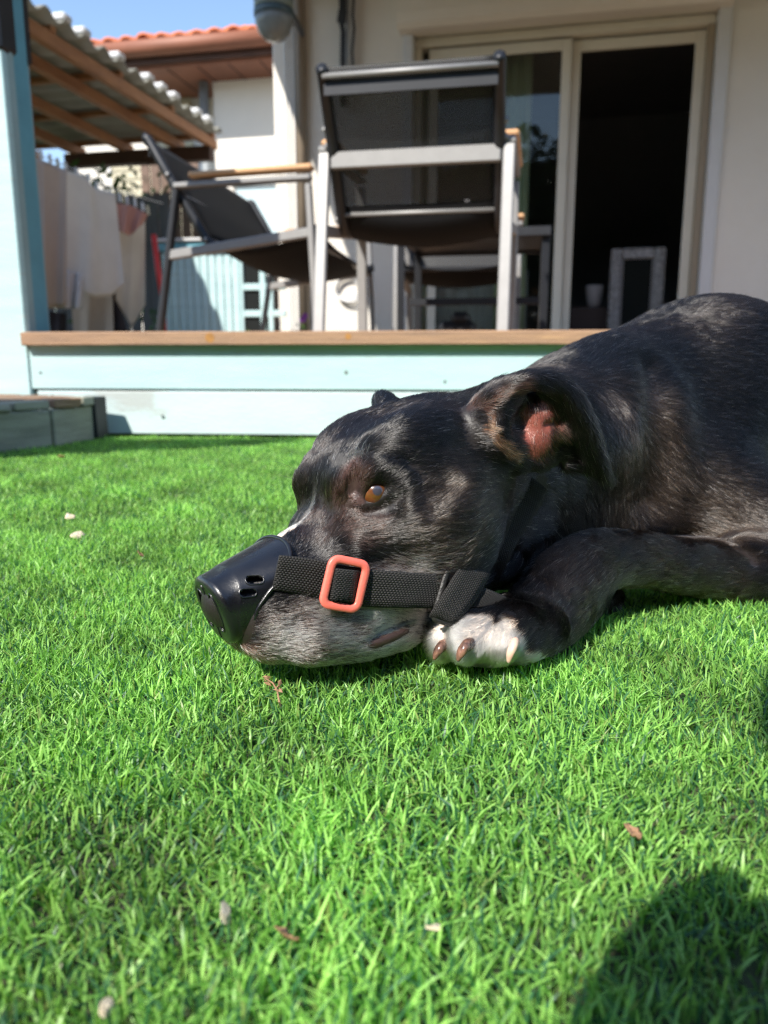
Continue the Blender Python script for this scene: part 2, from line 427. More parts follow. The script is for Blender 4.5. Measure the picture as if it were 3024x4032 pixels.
def white_mask(p):
    # the white stocking ends on a plane across the toes' roots
    A = SP_(1870, 2400); B = SP_(2045, 2440); D_ = SP_(2140, 2560); n1 = PAWOUT(A, B); n2 = PAWOUT(B, D_)
    j = .0022 * sn(p, 600, 4)
    m1 = sstep((p - B) @ n1 + j, -.0015, .0015); m2 = sstep((p - B) @ n2 + j, -.0015, .0015)
    near = (1 - sstep(np.linalg.norm(p - PAW, axis=-1), .065, .075)) * (p[:, 0] > .031) * (p[:, 2] < .075)
    return np.clip(m1 * m2, 0, 1) * near
def PAWOUT(A, B):                                        # plane through A-B and the camera-ish side, facing the toes
    e = B - A; v = np.array([.25, .95, -.18]); n = np.cross(e, v); n /= np.linalg.norm(n)
    return n if n @ (PAW + np.array([-.01, -.01, -.01]) - A) > 0 else -n

CP = []                                                  # (where, which way the hair lies, reach)
def flow(pts, reach):
    w = [SP_(*q_) for q_ in pts]
    for A, B in zip(w[:-1], w[1:]):
        d = B - A; d /= np.linalg.norm(d); CP.append((A, d, reach))
    CP.append((w[-1], d, reach))
flow([(1130, 2130), (1180, 2060), (1260, 1930), (1330, 1800), (1430, 1690), (1560, 1610), (1720, 1560), (1860, 1540)], .022)
flow([(1180, 2200), (1280, 2130), (1340, 2020), (1350, 1930), (1380, 1840)], .014)
flow([(1200, 2250), (1340, 2170), (1470, 2110), (1620, 2080), (1800, 2040), (1950, 1990), (2050, 1930)], .022)
flow([(1420, 2020), (1500, 2010), (1600, 1970), (1700, 1900), (1850, 1840), (1980, 1850)], .018)
flow([(1430, 1800), (1540, 1760), (1650, 1740), (1780, 1720), (1880, 1720)], .020)
flow([(1420, 2150), (1560, 2200), (1700, 2230), (1850, 2200), (1930, 2130)], .022)
flow([(1000, 2480), (1100, 2440), (1250, 2430), (1400, 2430), (1520, 2410), (1620, 2400)], .020)
flow([(1050, 2540), (1200, 2540), (1350, 2500), (1450, 2470)], .016)
flow([(2000, 1470), (2150, 1430), (2350, 1400), (2600, 1330), (2850, 1270), (3000, 1280)], .05)
flow([(2420, 1600), (2480, 1750), (2480, 1900), (2470, 2040)], .03)
flow([(2420, 1450), (2560, 1470)], .03)
flow([(2620, 1340), (2760, 1330), (2900, 1340), (3010, 1360)], .05)
flow([(2660, 1440), (2800, 1450), (2920, 1470), (3010, 1490)], .05)
flow([(2780, 1580), (2880, 1600), (3010, 1640)], .05)
flow([(2850, 1720), (2930, 1750), (3012, 1790)], .05)
flow([(2620, 1750), (2700, 1850), (2800, 1950), (2950, 2020)], .03)
flow([(2560, 2000), (2620, 2060), (2760, 2090)], .03)
flow([(2980, 2200), (2850, 2200), (2650, 2180), (2450, 2170), (2300, 2200), (2180, 2300), (2080, 2420)], .02)
flow([(2960, 2290), (2800, 2300), (2600, 2290), (2450, 2290), (2330, 2370), (2200, 2490)], .02)
flow([(2040, 2420), (1940, 2430), (1850, 2480), (1770, 2550)], .012)
flow([(2080, 2460), (2000, 2500), (1980, 2570)], .012)
flow([(1940, 1640), (1940, 1720), (1990, 1780), (2040, 1820)], .007)
flow([(1960, 1560), (2060, 1520), (2150, 1520), (2240, 1580), (2300, 1680), (2345, 1780), (2390, 1870)], .010)
flow([(2110, 1600), (2120, 1680), (2120, 1760)], .008)
CPp = np.array([c_[0] for c_ in CP]); CPd = np.array([c_[1] for c_ in CP]); CPr = np.array([c_[2] for c_ in CP])
def comb(p, nrm_):
    out = np.zeros_like(p); ws = np.zeros(len(p))
    for q_, d, r_ in zip(CPp, CPd, CPr):
        w = 1 / (((p - q_) ** 2).sum(-1) / r_ ** 2 + .02) ** 2
        out += w[:, None] * d; ws += w
    far = .002 * np.ones(len(p)); out += far[:, None] * np.array([.72, .62, -.28]); out /= (ws + far)[:, None]
    # hair leaves the eye on all sides
    for s_ in (1, -1):
        v = p - EYES[s_]; dd = np.linalg.norm(v, axis=-1); w = 1.5 * (1 - sstep(dd, .012, .024))
        out += w[:, None] * v / (dd[:, None] + 1e-9)
    out += .10 * np.stack([sn(p, 130, 11), sn(p, 130, 12), sn(p, 130, 13)], -1)
    out -= nrm_ * (out * nrm_).sum(-1, keepdims=True)
    return out / (np.linalg.norm(out, axis=-1, keepdims=True) + 1e-9)

# vertex normals
tri_n = np.cross(DV[DQ[:, 2]] - DV[DQ[:, 0]], DV[DQ[:, 3]] - DV[DQ[:, 1]])
VN = np.stack([np.bincount(DQ.ravel(), np.repeat(tri_n[:, i], 4), len(DV)) for i in range(3)], -1)
VN = lap(VN, DQ, 1); VN /= np.linalg.norm(VN, axis=-1, keepdims=True) + 1e-12
area = .5 * np.linalg.norm(tri_n, axis=-1)

# ---- skin
bare = np.zeros(len(DV))
lipd = segd(DV, [SP_(1458, 2541), SP_(1525, 2518), SP_(1590, 2482)])
def lids(p): return np.minimum(segd(p, up), segd(p, lo))
bare_lip = 1 - sstep(lipd, .0028, .0048)
inner = blob(DV, SP_(1405, 1968), .006, .6)
ccol, cwh, cw = coat(DV, loc(DV))
skin = ccol * .55 + np.array([.006, .004, .0035])
skin = skin * (1 - cwh[:, None] * .5) + np.array([.10, .07, .06]) * cwh[:, None] * .5
skin = np.where(cw[:, None] > .3, np.array([.72, .60, .50]), skin)
skin = skin * (1 - bare_lip[:, None]) + np.array([.040, .022, .018]) * bare_lip[:, None]
skin = skin * (1 - inner[:, None]) + np.array([.13, .07, .065]) * inner[:, None]
lidd = np.minimum(lids(DV), np.minimum(segd(DV, [mir(p, -1) for p in up]), segd(DV, [mir(p, -1) for p in lo]))); wl_ = (1 - sstep(lidd, .0026, .0042))[:, None]
skin = skin * (1 - wl_) + np.array([.007, .005, .005]) * wl_
q = NT('dog_skin'); at = q.n('ShaderNodeAttribute', attribute_name='coat'); q.l(at.outputs[0], q.b.inputs[0]); q.b.inputs['Roughness'].default_value = .48
nz = q.n('ShaderNodeTexNoise', i_Scale=900.0, i_Detail=3.0); tc = q.n('ShaderNodeTexCoord'); q.l(tc.outputs['Object'], nz.inputs['Vector'])
bp = q.n('ShaderNodeBump', i_Strength=.5, i_Distance=.0006); q.l(nz.outputs[0], bp.inputs['Height']); q.l(bp.outputs[0], q.b.inputs['Normal'])
M_SKIN = q.m
DOG = thing('dog', 'black dog with a white paw and grizzled muzzle lying on the grass', 'dog', (.35, .75, 0))
body = mesh_obj('body', DV, DQ, M_SKIN, DOG, smooth=True)
att = body.data.color_attributes.new('coat', 'FLOAT_COLOR', 'POINT')
att.data.foreach_set('color', np.column_stack([skin, np.ones(len(skin))]).astype(np.float32).ravel())

# ---- fur
q = NT('dog_fur'); q.t.nodes.remove(q.b)
hb = q.n('ShaderNodeBsdfHairPrincipled'); hb.parametrization = 'COLOR'
at = q.n('ShaderNodeAttribute', attribute_name='coat'); q.l(at.outputs[0], hb.inputs['Color'])
hb.inputs['Roughness'].default_value = .22; hb.inputs['Radial Roughness'].default_value = .42
hb.inputs['Coat'].default_value = 0.35
hb.inputs['Random Roughness'].default_value = .2
q.l(hb.outputs[0], q.out.inputs[0]); M_FUR = q.m

NS_ = [SP_(1935, 2230), SP_(1990, 2130), SP_(2045, 2030), SP_(2100, 1940)]
def streak(p, d, cell, ln_, seed):                       # noise drawn out along the lie of the hair
    acc = 0
    for t in np.linspace(-1, 1, 7):
        k = np.floor((p + d * (t * ln_ / 2)) / cell); v = np.sin(k @ np.array([127.1, 311.7, 74.7]) + seed) * 43758.5453; acc = acc + (v - np.floor(v) - .5)
    return acc / 7 / .11
def grow():
    fc = DV[DQ].mean(1); fn = tri_n / (np.linalg.norm(tri_n, axis=-1, keepdims=True) + 1e-12)
    view = CAM - fc; view /= np.linalg.norm(view, axis=-1, keepdims=True)
    facing = (fn * view).sum(-1)
    lf = loc(fc); inhead = (lf[:, 0] > -215)
    pr = fc.copy(); dist = np.linalg.norm(fc - CAM, axis=-1)
    px = 1512 + FPX * fc[:, 0] / (fc[:, 1] * cp - (fc[:, 2] - CAMH) * sp)
    inview = (px < 3300)
    dens = np.where(inhead, 3.4e6, 2.3e6) * np.where(facing > -.25, 1, .10) * np.where(inview, 1, .05)
    paw = np.linalg.norm(fc - PAW, axis=-1) < .08; dens = np.where(paw & (facing > -.25), 5.5e6, dens)
    dens = dens * (1.0)
    dens[(fc[:, 2] < .004) & (facing < 0)] = 0
    n = rng.poisson(area * dens * (.35 if DEV == 'lo' else 1))
    fi = np.repeat(np.arange(len(DQ)), n); u_, v_ = rng.random(len(fi)), rng.random(len(fi))
    Qd = DQ[fi]; w = np.stack([(1 - u_) * (1 - v_), u_ * (1 - v_), u_ * v_, (1 - u_) * v_], -1)[..., None]
    p = (DV[Qd] * w).sum(1); nn = (VN[Qd] * w).sum(1); nn /= np.linalg.norm(nn, axis=-1, keepdims=True)
    sparse = (dens[fi] < 2e6)
    # no hair on the eyes, the lids' edges and the bare lip
    keep = segd(p, [SP_(1458, 2541), SP_(1525, 2518), SP_(1590, 2482)]) > .0036
    for s_ in (1, -1): keep &= np.linalg.norm(p - EYES[s_], axis=-1) > .0118
    ml = lids(p); keep &= ml > .0026
    lk = loc(p); cb_ = np.interp(lk[:, 1], [-28, -15, -6, 0, 4, 12, 22], [-8, -13, -18, -27, -36, -48, -58]); keep &= ~((lk[:, 0] > cb_ + 1.5) & (lk[:, 1] > -25))   # none under the sleeve
    p, nn, sparse = p[keep], nn[keep], sparse[keep]
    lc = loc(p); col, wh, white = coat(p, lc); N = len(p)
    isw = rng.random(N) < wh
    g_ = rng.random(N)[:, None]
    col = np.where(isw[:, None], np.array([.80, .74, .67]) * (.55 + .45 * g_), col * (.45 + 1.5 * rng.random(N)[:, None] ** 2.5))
    col = np.where((white > .5)[:, None], np.clip(np.array([.92, .80, .66]) * (.86 + .2 * g_), 0, .95), col)
    col = np.clip(col, .003, .95)
    d = comb(p, nn)
    z_ = streak(p, d, .00065, .0042, 5) * .85 + streak(p, d, .0016, .008, 9) * .45
    col = np.where((white > .5)[:, None], col * np.clip(1 + .07 * z_[:, None], .6, 1.1), np.where(isw[:, None], col, col * np.exp(.62 * z_)[:, None])); col = np.clip(col, .003, .95)
    a, b, c = lc.T
    hd = sstep(a, -235, -200)
    ln = .0098 * (1 - hd) + .0062 * hd
    ln = np.where((a > -120) & (b < -5), .0058, ln); ln = np.where((a > -75) & (b > 0), .0042, ln)
    eyed = np.minimum(np.linalg.norm(p - EYES[1], axis=-1), np.linalg.norm(p - EYES[-1], axis=-1)); ln *= .45 + .55 * sstep(eyed, .011, .022)
    pk = sum(blob(p, q_, .014, .3) for q_ in PINK[:2]) > .3; ln = np.where(pk, .0035, ln)
    pawm = np.linalg.norm(p - PAW, axis=-1) < .07; ln = np.where(pawm, .0075, ln)
    nsd = segd(p, NS_); ln = np.where(nsd < .015, .0022, ln)
    ln *= .7 + .65 * rng.random(N)
    lift = .13 + .10 * rng.random(N) + .10 * np.clip(sn(p, 320, 21), 0, 1)
    lift = np.where((a > -75) & (b < -5), .30 + .15 * rng.random(N), lift)
    lift = np.clip(lift + .05 * z_, .04, .8); lift = np.where(isw, lift + .05, lift)
    j = rng.normal(size=(N, 3)) * .11 + np.stack([sn(p, 420, 41), sn(p, 420, 42), sn(p, 420, 43)], -1) * .10; j -= nn * (j * nn).sum(-1, keepdims=True)
    d = d + j; d /= np.linalg.norm(d, axis=-1, keepdims=True)
    K = 4; T_ = np.linspace(0, 1, K)
    pts = np.empty((N, K, 3))
    for i, t in enumerate(T_):
        pts[:, i] = p + (d * t * np.cos(lift)[:, None] + nn * (np.sin(lift) * t * (1.25 - .55 * t))[:, None]) * ln[:, None] - nn * .0004
    r0 = np.where(sparse, .00035, np.where(isw, .000105, .000095)) * (.7 + .7 * rng.random(N))
    r0 = np.where(white > .5, .00008, r0)
    rad = r0[:, None] * np.array([1, .95, .7, .12])[None]
    # brow bristles and whiskers
    wp, wd, wl, wc = [], [], [], []
    for x, y in [(1385, 1800), (1392, 1812), (1400, 1795), (1405, 1815), (1412, 1790), (1415, 1808), (1422, 1780), (1430, 1798), (1438, 1800), (1445, 1790), (1400, 1780), (1425, 1812), (1380, 1818)]:
        for _ in range(3):
            o = SP_(x + rng.normal() * 6, y + rng.normal() * 6); wp.append(o)
            v = hu * .8 + hs * .25 + hf * (.15 + .35 * rng.normal()); wd.append(v / np.linalg.norm(v)); wl.append(.008 + .005 * rng.random()); wc.append(1)
    for x, y in [(1185, 1900), (1180, 1860), (1200, 1880)]:
        wp.append(SP_(x, y)); v = np.array([-.8, -.1, .6 + .2 * rng.normal()]); wd.append(v / np.linalg.norm(v)); wl.append(.022 + .008 * rng.random()); wc.append(0)
    for x, y in [(1130, 2420), (1180, 2400), (1210, 2450), (1160, 2480), (1260, 2430), (1300, 2470)]:
        wp.append(SP_(x, y)); v = np.array([-.2 + .3 * rng.normal(), -.6, -.3 + .3 * rng.normal()]); wd.append(v / np.linalg.norm(v)); wl.append(.018); wc.append(0)
    wp, wd, wl = np.array(wp), np.array(wd), np.array(wl); wcc = np.where(np.array(wc)[:, None] > 0, [[.75, .70, .62]], [[.02, .015, .012]])
    wpts = wp[:, None] + wd[:, None] * wl[:, None, None] * T_[None, :, None] + np.array([.25, .1, -.5])[None, None] * (wl[:, None, None] * T_[None, :, None] ** 2 * .5)
    pts = np.concatenate([pts, wpts]); rad = np.concatenate([rad, np.tile(np.array([.00010, .0001, .00007, .00002]), (len(wp), 1))]); col = np.concatenate([col, wcc])
    # keep the tips out of the ground plane
    hc = bpy.data.hair_curves.new('fur'); hc.add_curves([K] * len(pts))
    hc.attributes['position'].data.foreach_set('vector', pts.astype(np.float32).ravel())
    ra = hc.attributes.get('radius') or hc.attributes.new('radius', 'FLOAT', 'POINT'); ra.data.foreach_set('value', rad.astype(np.float32).ravel())
    ca = hc.attributes.new('coat', 'FLOAT_COLOR', 'CURVE'); ca.data.foreach_set('color', np.column_stack([col, np.ones(len(col))]).astype(np.float32).ravel())
    hc.materials.append(M_FUR)
    o = bpy.data.objects.new('fur', hc); C.objects.link(o); attach(o, DOG); o['kind'] = 'stuff'
    print('hairs', len(pts))
    return o
FUR = grow() if DEV != 'nofur' else None

# ---- eyes
q = NT('dog_eye'); tc = q.n('ShaderNodeTexCoord')
sep = q.n('ShaderNodeSeparateXYZ'); q.l(tc.outputs['Object'], sep.inputs[0])
# local z is the gaze; radius from it
ln_ = q.n('ShaderNodeVectorMath', operation='MULTIPLY'); ln_.inputs[1].default_value = (1, 1, 0); q.l(tc.outputs['Object'], ln_.inputs[0])
le = q.n('ShaderNodeVectorMath', operation='LENGTH'); q.l(ln_.outputs[0], le.inputs[0])
cr = q.n('ShaderNodeValToRGB'); mr = q.n('ShaderNodeMapRange', i_1=0.0, i_2=.0108); q.l(le.outputs['Value'], mr.inputs[0]); q.l(mr.outputs[0], cr.inputs[0])
e = cr.color_ramp.elements; e[0].position = 0; e[0].color = (.06, .06, .085, 1); e[1].position = 1; e[1].color = (.05, .03, .02, 1)  # blue-grey pupil: the sky's reflection put into its colour
for p_, c_ in ((.24, (.05, .05, .07, 1)), (.31, (.15, .046, .012, 1)), (.62, (.20, .066, .016, 1)), (.90, (.16, .05, .01, 1)), (.96, (.02, .01, .006, 1))):
    x = cr.color_ramp.elements.new(p_); x.color = c_
nz = q.n('ShaderNodeTexNoise', i_Scale=700.0, i_Detail=3.0); q.l(tc.outputs['Object'], nz.inputs['Vector'])
mx = q.n('ShaderNodeMix', data_type='RGBA', blend_type='MULTIPLY'); mx.inputs[0].default_value = .45; q.l(cr.outputs[0], mx.inputs[6]); q.l(nz.outputs[0], mx.inputs[7])
q.l(mx.outputs[2], q.b.inputs[0]); q.b.inputs['Roughness'].default_value = .25; q.b.inputs['Coat Weight'].default_value = 1.0; q.b.inputs['Coat Roughness'].default_value = .08; q.b.inputs['Specular IOR Level'].default_value = .8
M_EYE = q.m
def make_eye(s_):
    bm = bmesh.new(); bmesh.ops.create_uvsphere(bm, u_segments=40, v_segments=28, radius=.0108)
    for v in bm.verts:                                   # the cornea bulges
        r_ = math.hypot(v.co.x, v.co.y)
        if v.co.z > 0: v.co.z += .0008 * max(0, 1 - (r_ / .007) ** 2)
    for f_ in bm.faces: f_.smooth = True
    me = bpy.data.meshes.new('eye'); bm.to_mesh(me); me.materials.append(M_EYE)
    o = bpy.data.objects.new('eye', me); C.objects.link(o)
    g = hs * .84 * s_ + hf * .33 + hu * .20
    o.location = Vector(EYES[s_]); o.rotation_euler = Vector(g).to_track_quat('Z', 'Y').to_euler(); attach(o, DOG)
for s_ in (1, -1): make_eye(s_)

# ---- claws
M_CLAW = mat('claw', (.055, .035, .028), .22, col2=(.26, .13, .09), scale=120, thr=(.4, .6), spec=.6)
M_CLAW2 = mat('pale_claw', (.60, .36, .26), .28, col2=(.70, .52, .40), scale=150, spec=.6)
def claw(pts, rs, m):
    q_ = spline(pts, rs, 4); V, Fc = [], []
    for i in range(len(q_)):
        tn = q_[min(i + 1, len(q_) - 1), :3] - q_[max(i - 1, 0), :3]; tn /= np.linalg.norm(tn)
        a_ = np.cross(tn, [1, .2, 0]); a_ /= np.linalg.norm(a_); b_ = np.cross(tn, a_)
        for k_ in range(10):
            an = k_ / 10 * 2 * math.pi; V.append(q_[i, :3] + q_[i, 3] * (math.cos(an) * a_ + .72 * math.sin(an) * b_))
    for i in range(len(q_) - 1):
        for k_ in range(10): Fc.append((i * 10 + k_, i * 10 + (k_ + 1) % 10, i * 10 + 10 + (k_ + 1) % 10, i * 10 + 10 + k_))
    V.append(q_[-1, :3] + tn * q_[-1, 3] * .6); last = len(V) - 1
    for k_ in range(10): Fc.append(((len(q_) - 1) * 10 + k_, (len(q_) - 1) * 10 + (k_ + 1) % 10, last))
    mesh_obj('claw', V, Fc, m, DOG, smooth=True)
claw([P(1762, 2535, .470), P(1735, 2548, .463), P(1720, 2572, .461), P(1709, 2594, .461)], [.0036, .0042, .0034, .0014], M_CLAW)
claw([P(1862, 2530, .456), P(1832, 2545, .447), P(1814, 2574, .445), P(1803, 2600, .445)], [.0036, .0044, .0036, .0015], M_CLAW)
claw([P(2035, 2515, .462), P(2024, 2540, .453), P(2010, 2572, .450), P(2002, 2606, .450)], [.0034, .0040, .0034, .0017], M_CLAW2)
# ------------------------------------------------------------------ the muzzle: sleeve, webbing, buckles
q = NT('black_plastic'); b = q.b
b.inputs['Base Color'].default_value = (.010, .010, .012, 1); b.inputs['Roughness'].default_value = .36; b.inputs['Specular IOR Level'].default_value = .55
b.inputs['Coat Weight'].default_value = .35; b.inputs['Coat Roughness'].default_value = .14
tc = q.n('ShaderNodeTexCoord'); nz = q.n('ShaderNodeTexNoise', i_Scale=900.0, i_Detail=4.0, i_Roughness=.7); q.l(tc.outputs['Object'], nz.inputs['Vector'])
n2 = q.n('ShaderNodeTexNoise', i_Scale=60.0, i_Detail=3.0); q.l(tc.outputs['Object'], n2.inputs['Vector'])
mr = q.n('ShaderNodeMapRange', i_1=.3, i_2=.7, i_3=.20, i_4=.42); q.l(n2.outputs[0], mr.inputs[0]); q.l(mr.outputs[0], b.inputs['Roughness'])
sp_ = q.n('ShaderNodeMapRange', i_1=.70, i_2=.76); q.l(nz.outputs[0], sp_.inputs[0])                  # dust specks
mx = q.n('ShaderNodeMix', data_type='RGBA'); mx.inputs[6].default_value = (.005, .005, .007, 1); mx.inputs[7].default_value = (.14, .13, .12, 1)
q.l(sp_.outputs[0], mx.inputs[0]); q.l(mx.outputs[2], b.inputs[0])
bp = q.n('ShaderNodeBump', i_Strength=.35, i_Distance=.0004); q.l(nz.outputs[0], bp.inputs['Height']); q.l(bp.outputs[0], b.inputs['Normal'])
M_PLAST = q.m
M_CORAL = mat('coral_plastic', (.93, .185, .135), .38, var=.12, scale=300, bump=.05, bscale=600)
M_BUCK = mat('slider_plastic', (.016, .015, .014), .42, bump=.3, bscale=900, col2=(.03, .028, .026), scale=700)
q = NT('webbing'); b = q.b; b.inputs['Roughness'].default_value = .62; b.inputs['Sheen Weight'].default_value = .03; b.inputs['Specular IOR Level'].default_value = .35
uv = q.n('ShaderNodeUVMap'); sp_ = q.n('ShaderNodeSeparateXYZ'); q.l(uv.outputs[0], sp_.inputs[0])
def m_(op, a, b_=None):
    x = q.n('ShaderNodeMath', operation=op)
    for i, v in enumerate((a, b_)):
        if v is None: continue
        if isinstance(v, (int, float)): x.inputs[i].default_value = v
        else: q.l(v, x.inputs[i])
    return x.outputs[0]
row = m_('FLOOR', m_('MULTIPLY', sp_.outputs[1], 1 / 1.55)); par = m_('MULTIPLY', m_('MODULO', row, 2.0), .5)
su = m_('ABSOLUTE', m_('SINE', m_('MULTIPLY', m_('ADD', m_('MULTIPLY', sp_.outputs[0], 1 / 2.1), par), math.pi)))
sv = m_('ABSOLUTE', m_('SINE', m_('MULTIPLY', sp_.outputs[1], math.pi / 1.55)))
h = m_('MULTIPLY', su, sv)
cr = q.n('ShaderNodeValToRGB'); q.l(h, cr.inputs[0]); cr.color_ramp.elements[0].color = (.002, .002, .002, 1); cr.color_ramp.elements[1].color = (.028, .026, .024, 1); cr.color_ramp.elements[1].position = .75
q.l(cr.outputs[0], b.inputs[0]); bp = q.n('ShaderNodeBump', i_Strength=.9, i_Distance=.0009); q.l(h, bp.inputs['Height']); q.l(bp.outputs[0], b.inputs['Normal'])
M_WEB = q.m
MUZ = thing('dog_muzzle', 'black plastic snout sleeve with black webbing straps and coral red buckle on the dog', 'dog muzzle', (-.09, .44, .01))

def section(a, th):
    """outer skin of the sleeve at head-local a, angle th"""
    hc_ = 22.5 + max(0, -a) * .205; top = 17.3 + max(0, -a) * .10; bot = -26.5
    cb, hb_ = (top + bot) / 2, (top - bot) / 2
    c_, s_ = math.cos(th), math.sin(th); n_ = 2.5
    return cb + hb_ * math.copysign(abs(s_) ** (2 / n_), s_), hc_ * math.copysign(abs(c_) ** (2 / n_), c_)
def cut(b_): return float(np.interp(b_, [-28, -15, -6, 0, 4, 12, 22], [-8, -13, -18, -27, -36, -48, -58]))
NTH = 220; rings = []
for k_ in range(34):                                     # front face: from its middle to its edge
    s_ = k_ / 34; rings.append(('f', s_))
for k_ in range(10): rings.append(('r', k_ / 10))        # rounded edge
for k_ in range(70): rings.append(('s', k_ / 69))        # side
V, Fc = [], []
def soft(a, bb, cc): return L(a, bb, cc)
RR = 5.0
for kind, s_ in rings:
    for j in range(NTH):
        th = j / NTH * 2 * math.pi; bb, cc = section(0, th); m0 = -5.0
        tilt = (bb - m0) * .06
        if kind == 'f': k_ = s_ * (1 - RR / 22); V.append(soft(0.4 + tilt * k_, m0 + (bb - m0) * k_, cc * k_))
        elif kind == 'r':
            an = s_ * math.pi / 2; k_ = 1 - RR / 22 * (1 - math.sin(an)); V.append(soft(0.4 + tilt - RR * .8 * (1 - math.cos(an)), m0 + (bb - m0) * k_, cc * k_))
        else:
            a0 = 0.4 + tilt - RR * .8; a1 = cut(bb); a_ = a0 + (a1 - a0) * s_; b2, c2 = section(a_, th); b0, c0 = section(0, th)
            w_ = min(1, s_ * 4); V.append(soft(a_, b0 + (b2 - b0) * w_, c0 + (c2 - c0) * w_))
V = np.array(V); LV = loc(V)
SL = [(HP(1003, 2283, 27), 4.6, 2.3), (HP(977, 2334, 27), 4.6, 2.3)]
def near_slots(cen, out):
    """slots on both flanks, nostril openings in front"""
    a, b_, c_ = cen
    if out == 's':
        for sa, sb in SLOTS:
            for sg in (1, -1):
                if c_ * sg > 10:
                    u_ = (a - sa) * .97 + (b_ - sb) * .24; v_ = (b_ - sb) * .97 - (a - sa) * .24
                    if abs(v_) < 2.2 and abs(u_) < 4.6 and not (abs(u_) > 3.2 and abs(v_) > 1.2): return True
    else:
        for sg in (1, -1):
            u_, v_ = (c_ - 8.5 * sg), b_ + 4
            if (u_ / 4.4) ** 2 + (v_ / 12.5) ** 2 < 1: return True
    return False
# the two slots in local mm: found on the near flank
BVs = BVHTree.FromPolygons([tuple(v) for v in V], [(i * NTH + j, i * NTH + (j + 1) % NTH, (i + 1) * NTH + (j + 1) % NTH, (i + 1) * NTH + j) for i in range(len(rings) - 1) for j in range(NTH)])
SLOTS = []
for x, y in ((1003, 2283), (977, 2334)):
    h_ = BVs.ray_cast(Vector(CAM), Vector(ray(x, y)).normalized())[0]
    SLOTS.append(tuple(loc(np.array(h_))[:2]) if h_ else (-25, 0))
for i in range(len(rings) - 1):
    for j in range(NTH):
        f_ = (i * NTH + j, i * NTH + (j + 1) % NTH, (i + 1) * NTH + (j + 1) % NTH, (i + 1) * NTH + j)
        if not near_slots(LV[list(f_)].mean(0), rings[i][0]): Fc.append(f_)
sleeve = mesh_obj('nose_sleeve', V, Fc, M_PLAST, MUZ, smooth=True)
bm = bmesh.new(); bm.from_mesh(sleeve.data); bmesh.ops.recalc_face_normals(bm, faces=bm.faces); bm.to_mesh(sleeve.data); bm.free()
so_ = sleeve.modifiers.new('wall', 'SOLIDIFY'); so_.thickness = .0022; so_.offset = -1; so_.use_even_offset = False
RIMP = [V[(len(rings) - 1) * NTH + j] for j in range(0, NTH, 2)]
def tube_bm(bm, pts, r, closed=False, n=8, r2=None):
    pts = [np.asarray(p, float) for p in pts]; m = len(pts); R_ = []
    up_ = np.array([.13, .27, .95])
    for i in range(m):
        a_ = pts[(i + 1) % m] if (closed or i < m - 1) else pts[i]; b_ = pts[i - 1] if (closed or i > 0) else pts[i]
        t = a_ - b_; t /= np.linalg.norm(t) + 1e-12; x = np.cross(t, up_)
        if np.linalg.norm(x) < 1e-3: x = np.cross(t, [1, 0, 0])
        x /= np.linalg.norm(x); y = np.cross(t, x); rr = r if r2 is None else r + (r2 - r) * i / (m - 1)
        R_.append([bm.verts.new(Vector(pts[i] + rr * (math.cos(k * 2 * math.pi / n) * x + math.sin(k * 2 * math.pi / n) * y))) for k in range(n)])
    for i in range(m if closed else m - 1):
        A, B = R_[i], R_[(i + 1) % m]
        for k in range(n): bm.faces.new((A[k], A[(k + 1) % n], B[(k + 1) % n], B[k]))
    if not closed:
        bm.faces.new(R_[0][::-1]); bm.faces.new(R_[-1])
def bm_obj(name, bm, m, parent=None, smooth=False):
    me = bpy.data.meshes.new(name); bmesh.ops.recalc_face_normals(bm, faces=bm.faces)
    if smooth:
        for f_ in bm.faces: f_.smooth = True
    bm.to_mesh(me); bm.free()
    for x in (m if isinstance(m, (list, tuple)) else [m]): me.materials.append(x)
    o = bpy.data.objects.new(name, me); C.objects.link(o)
    if parent is not None: attach(o, parent)
    return o
bm = bmesh.new(); tube_bm(bm, RIMP, .0013, True, 8); bm_obj('rear_rim', bm, M_PLAST, MUZ, True)
def on_sleeve(a, b_, sg):
    p = L(a, b_, 60 * sg); h_ = BVs.ray_cast(Vector(p), Vector(-hs * sg))[0]
    return np.array(h_) + hs * sg * .0001 if h_ else L(a, b_, 28 * sg)
for sg in (1, -1):
    for sa, sb in SLOTS:
        ol = []
        for k in range(20):
            an = k / 20 * 2 * math.pi; u_ = 2.4 * (1 if math.cos(an) > 0 else -1) + 2.5 * math.cos(an); v_ = 2.5 * math.sin(an)
            ol.append(on_sleeve(sa + u_ * .97 - v_ * .24, sb + v_ * .97 + u_ * .24, sg))
        bm = bmesh.new(); tube_bm(bm, ol, .00055, True, 6); bm_obj('slot_rim', bm, M_PLAST, MUZ, True)
    ol = []
    for k in range(28):
        an = k / 28 * 2 * math.pi; p = L(40, -4 + 12.8 * math.sin(an), 8.5 * sg + 4.7 * math.cos(an)); h_ = BVs.ray_cast(Vector(p), Vector(-hf))[0]
        ol.append(np.array(h_) if h_ else p)
    bm = bmesh.new(); tube_bm(bm, ol, .0006, True, 6); bm_obj('nostril_rim', bm, M_PLAST, MUZ, True)
bm = bmesh.new(); sp2 = []
for k in range(14):
    h_ = BVs.ray_cast(Vector(L(40, 13 - k * 2.7, 0)), Vector(-hf))[0]
    if h_: sp2.append(np.array(h_))
tube_bm(bm, sp2, .0007, False, 6); bm_obj('centre_seam', bm, M_PLAST, MUZ, True)

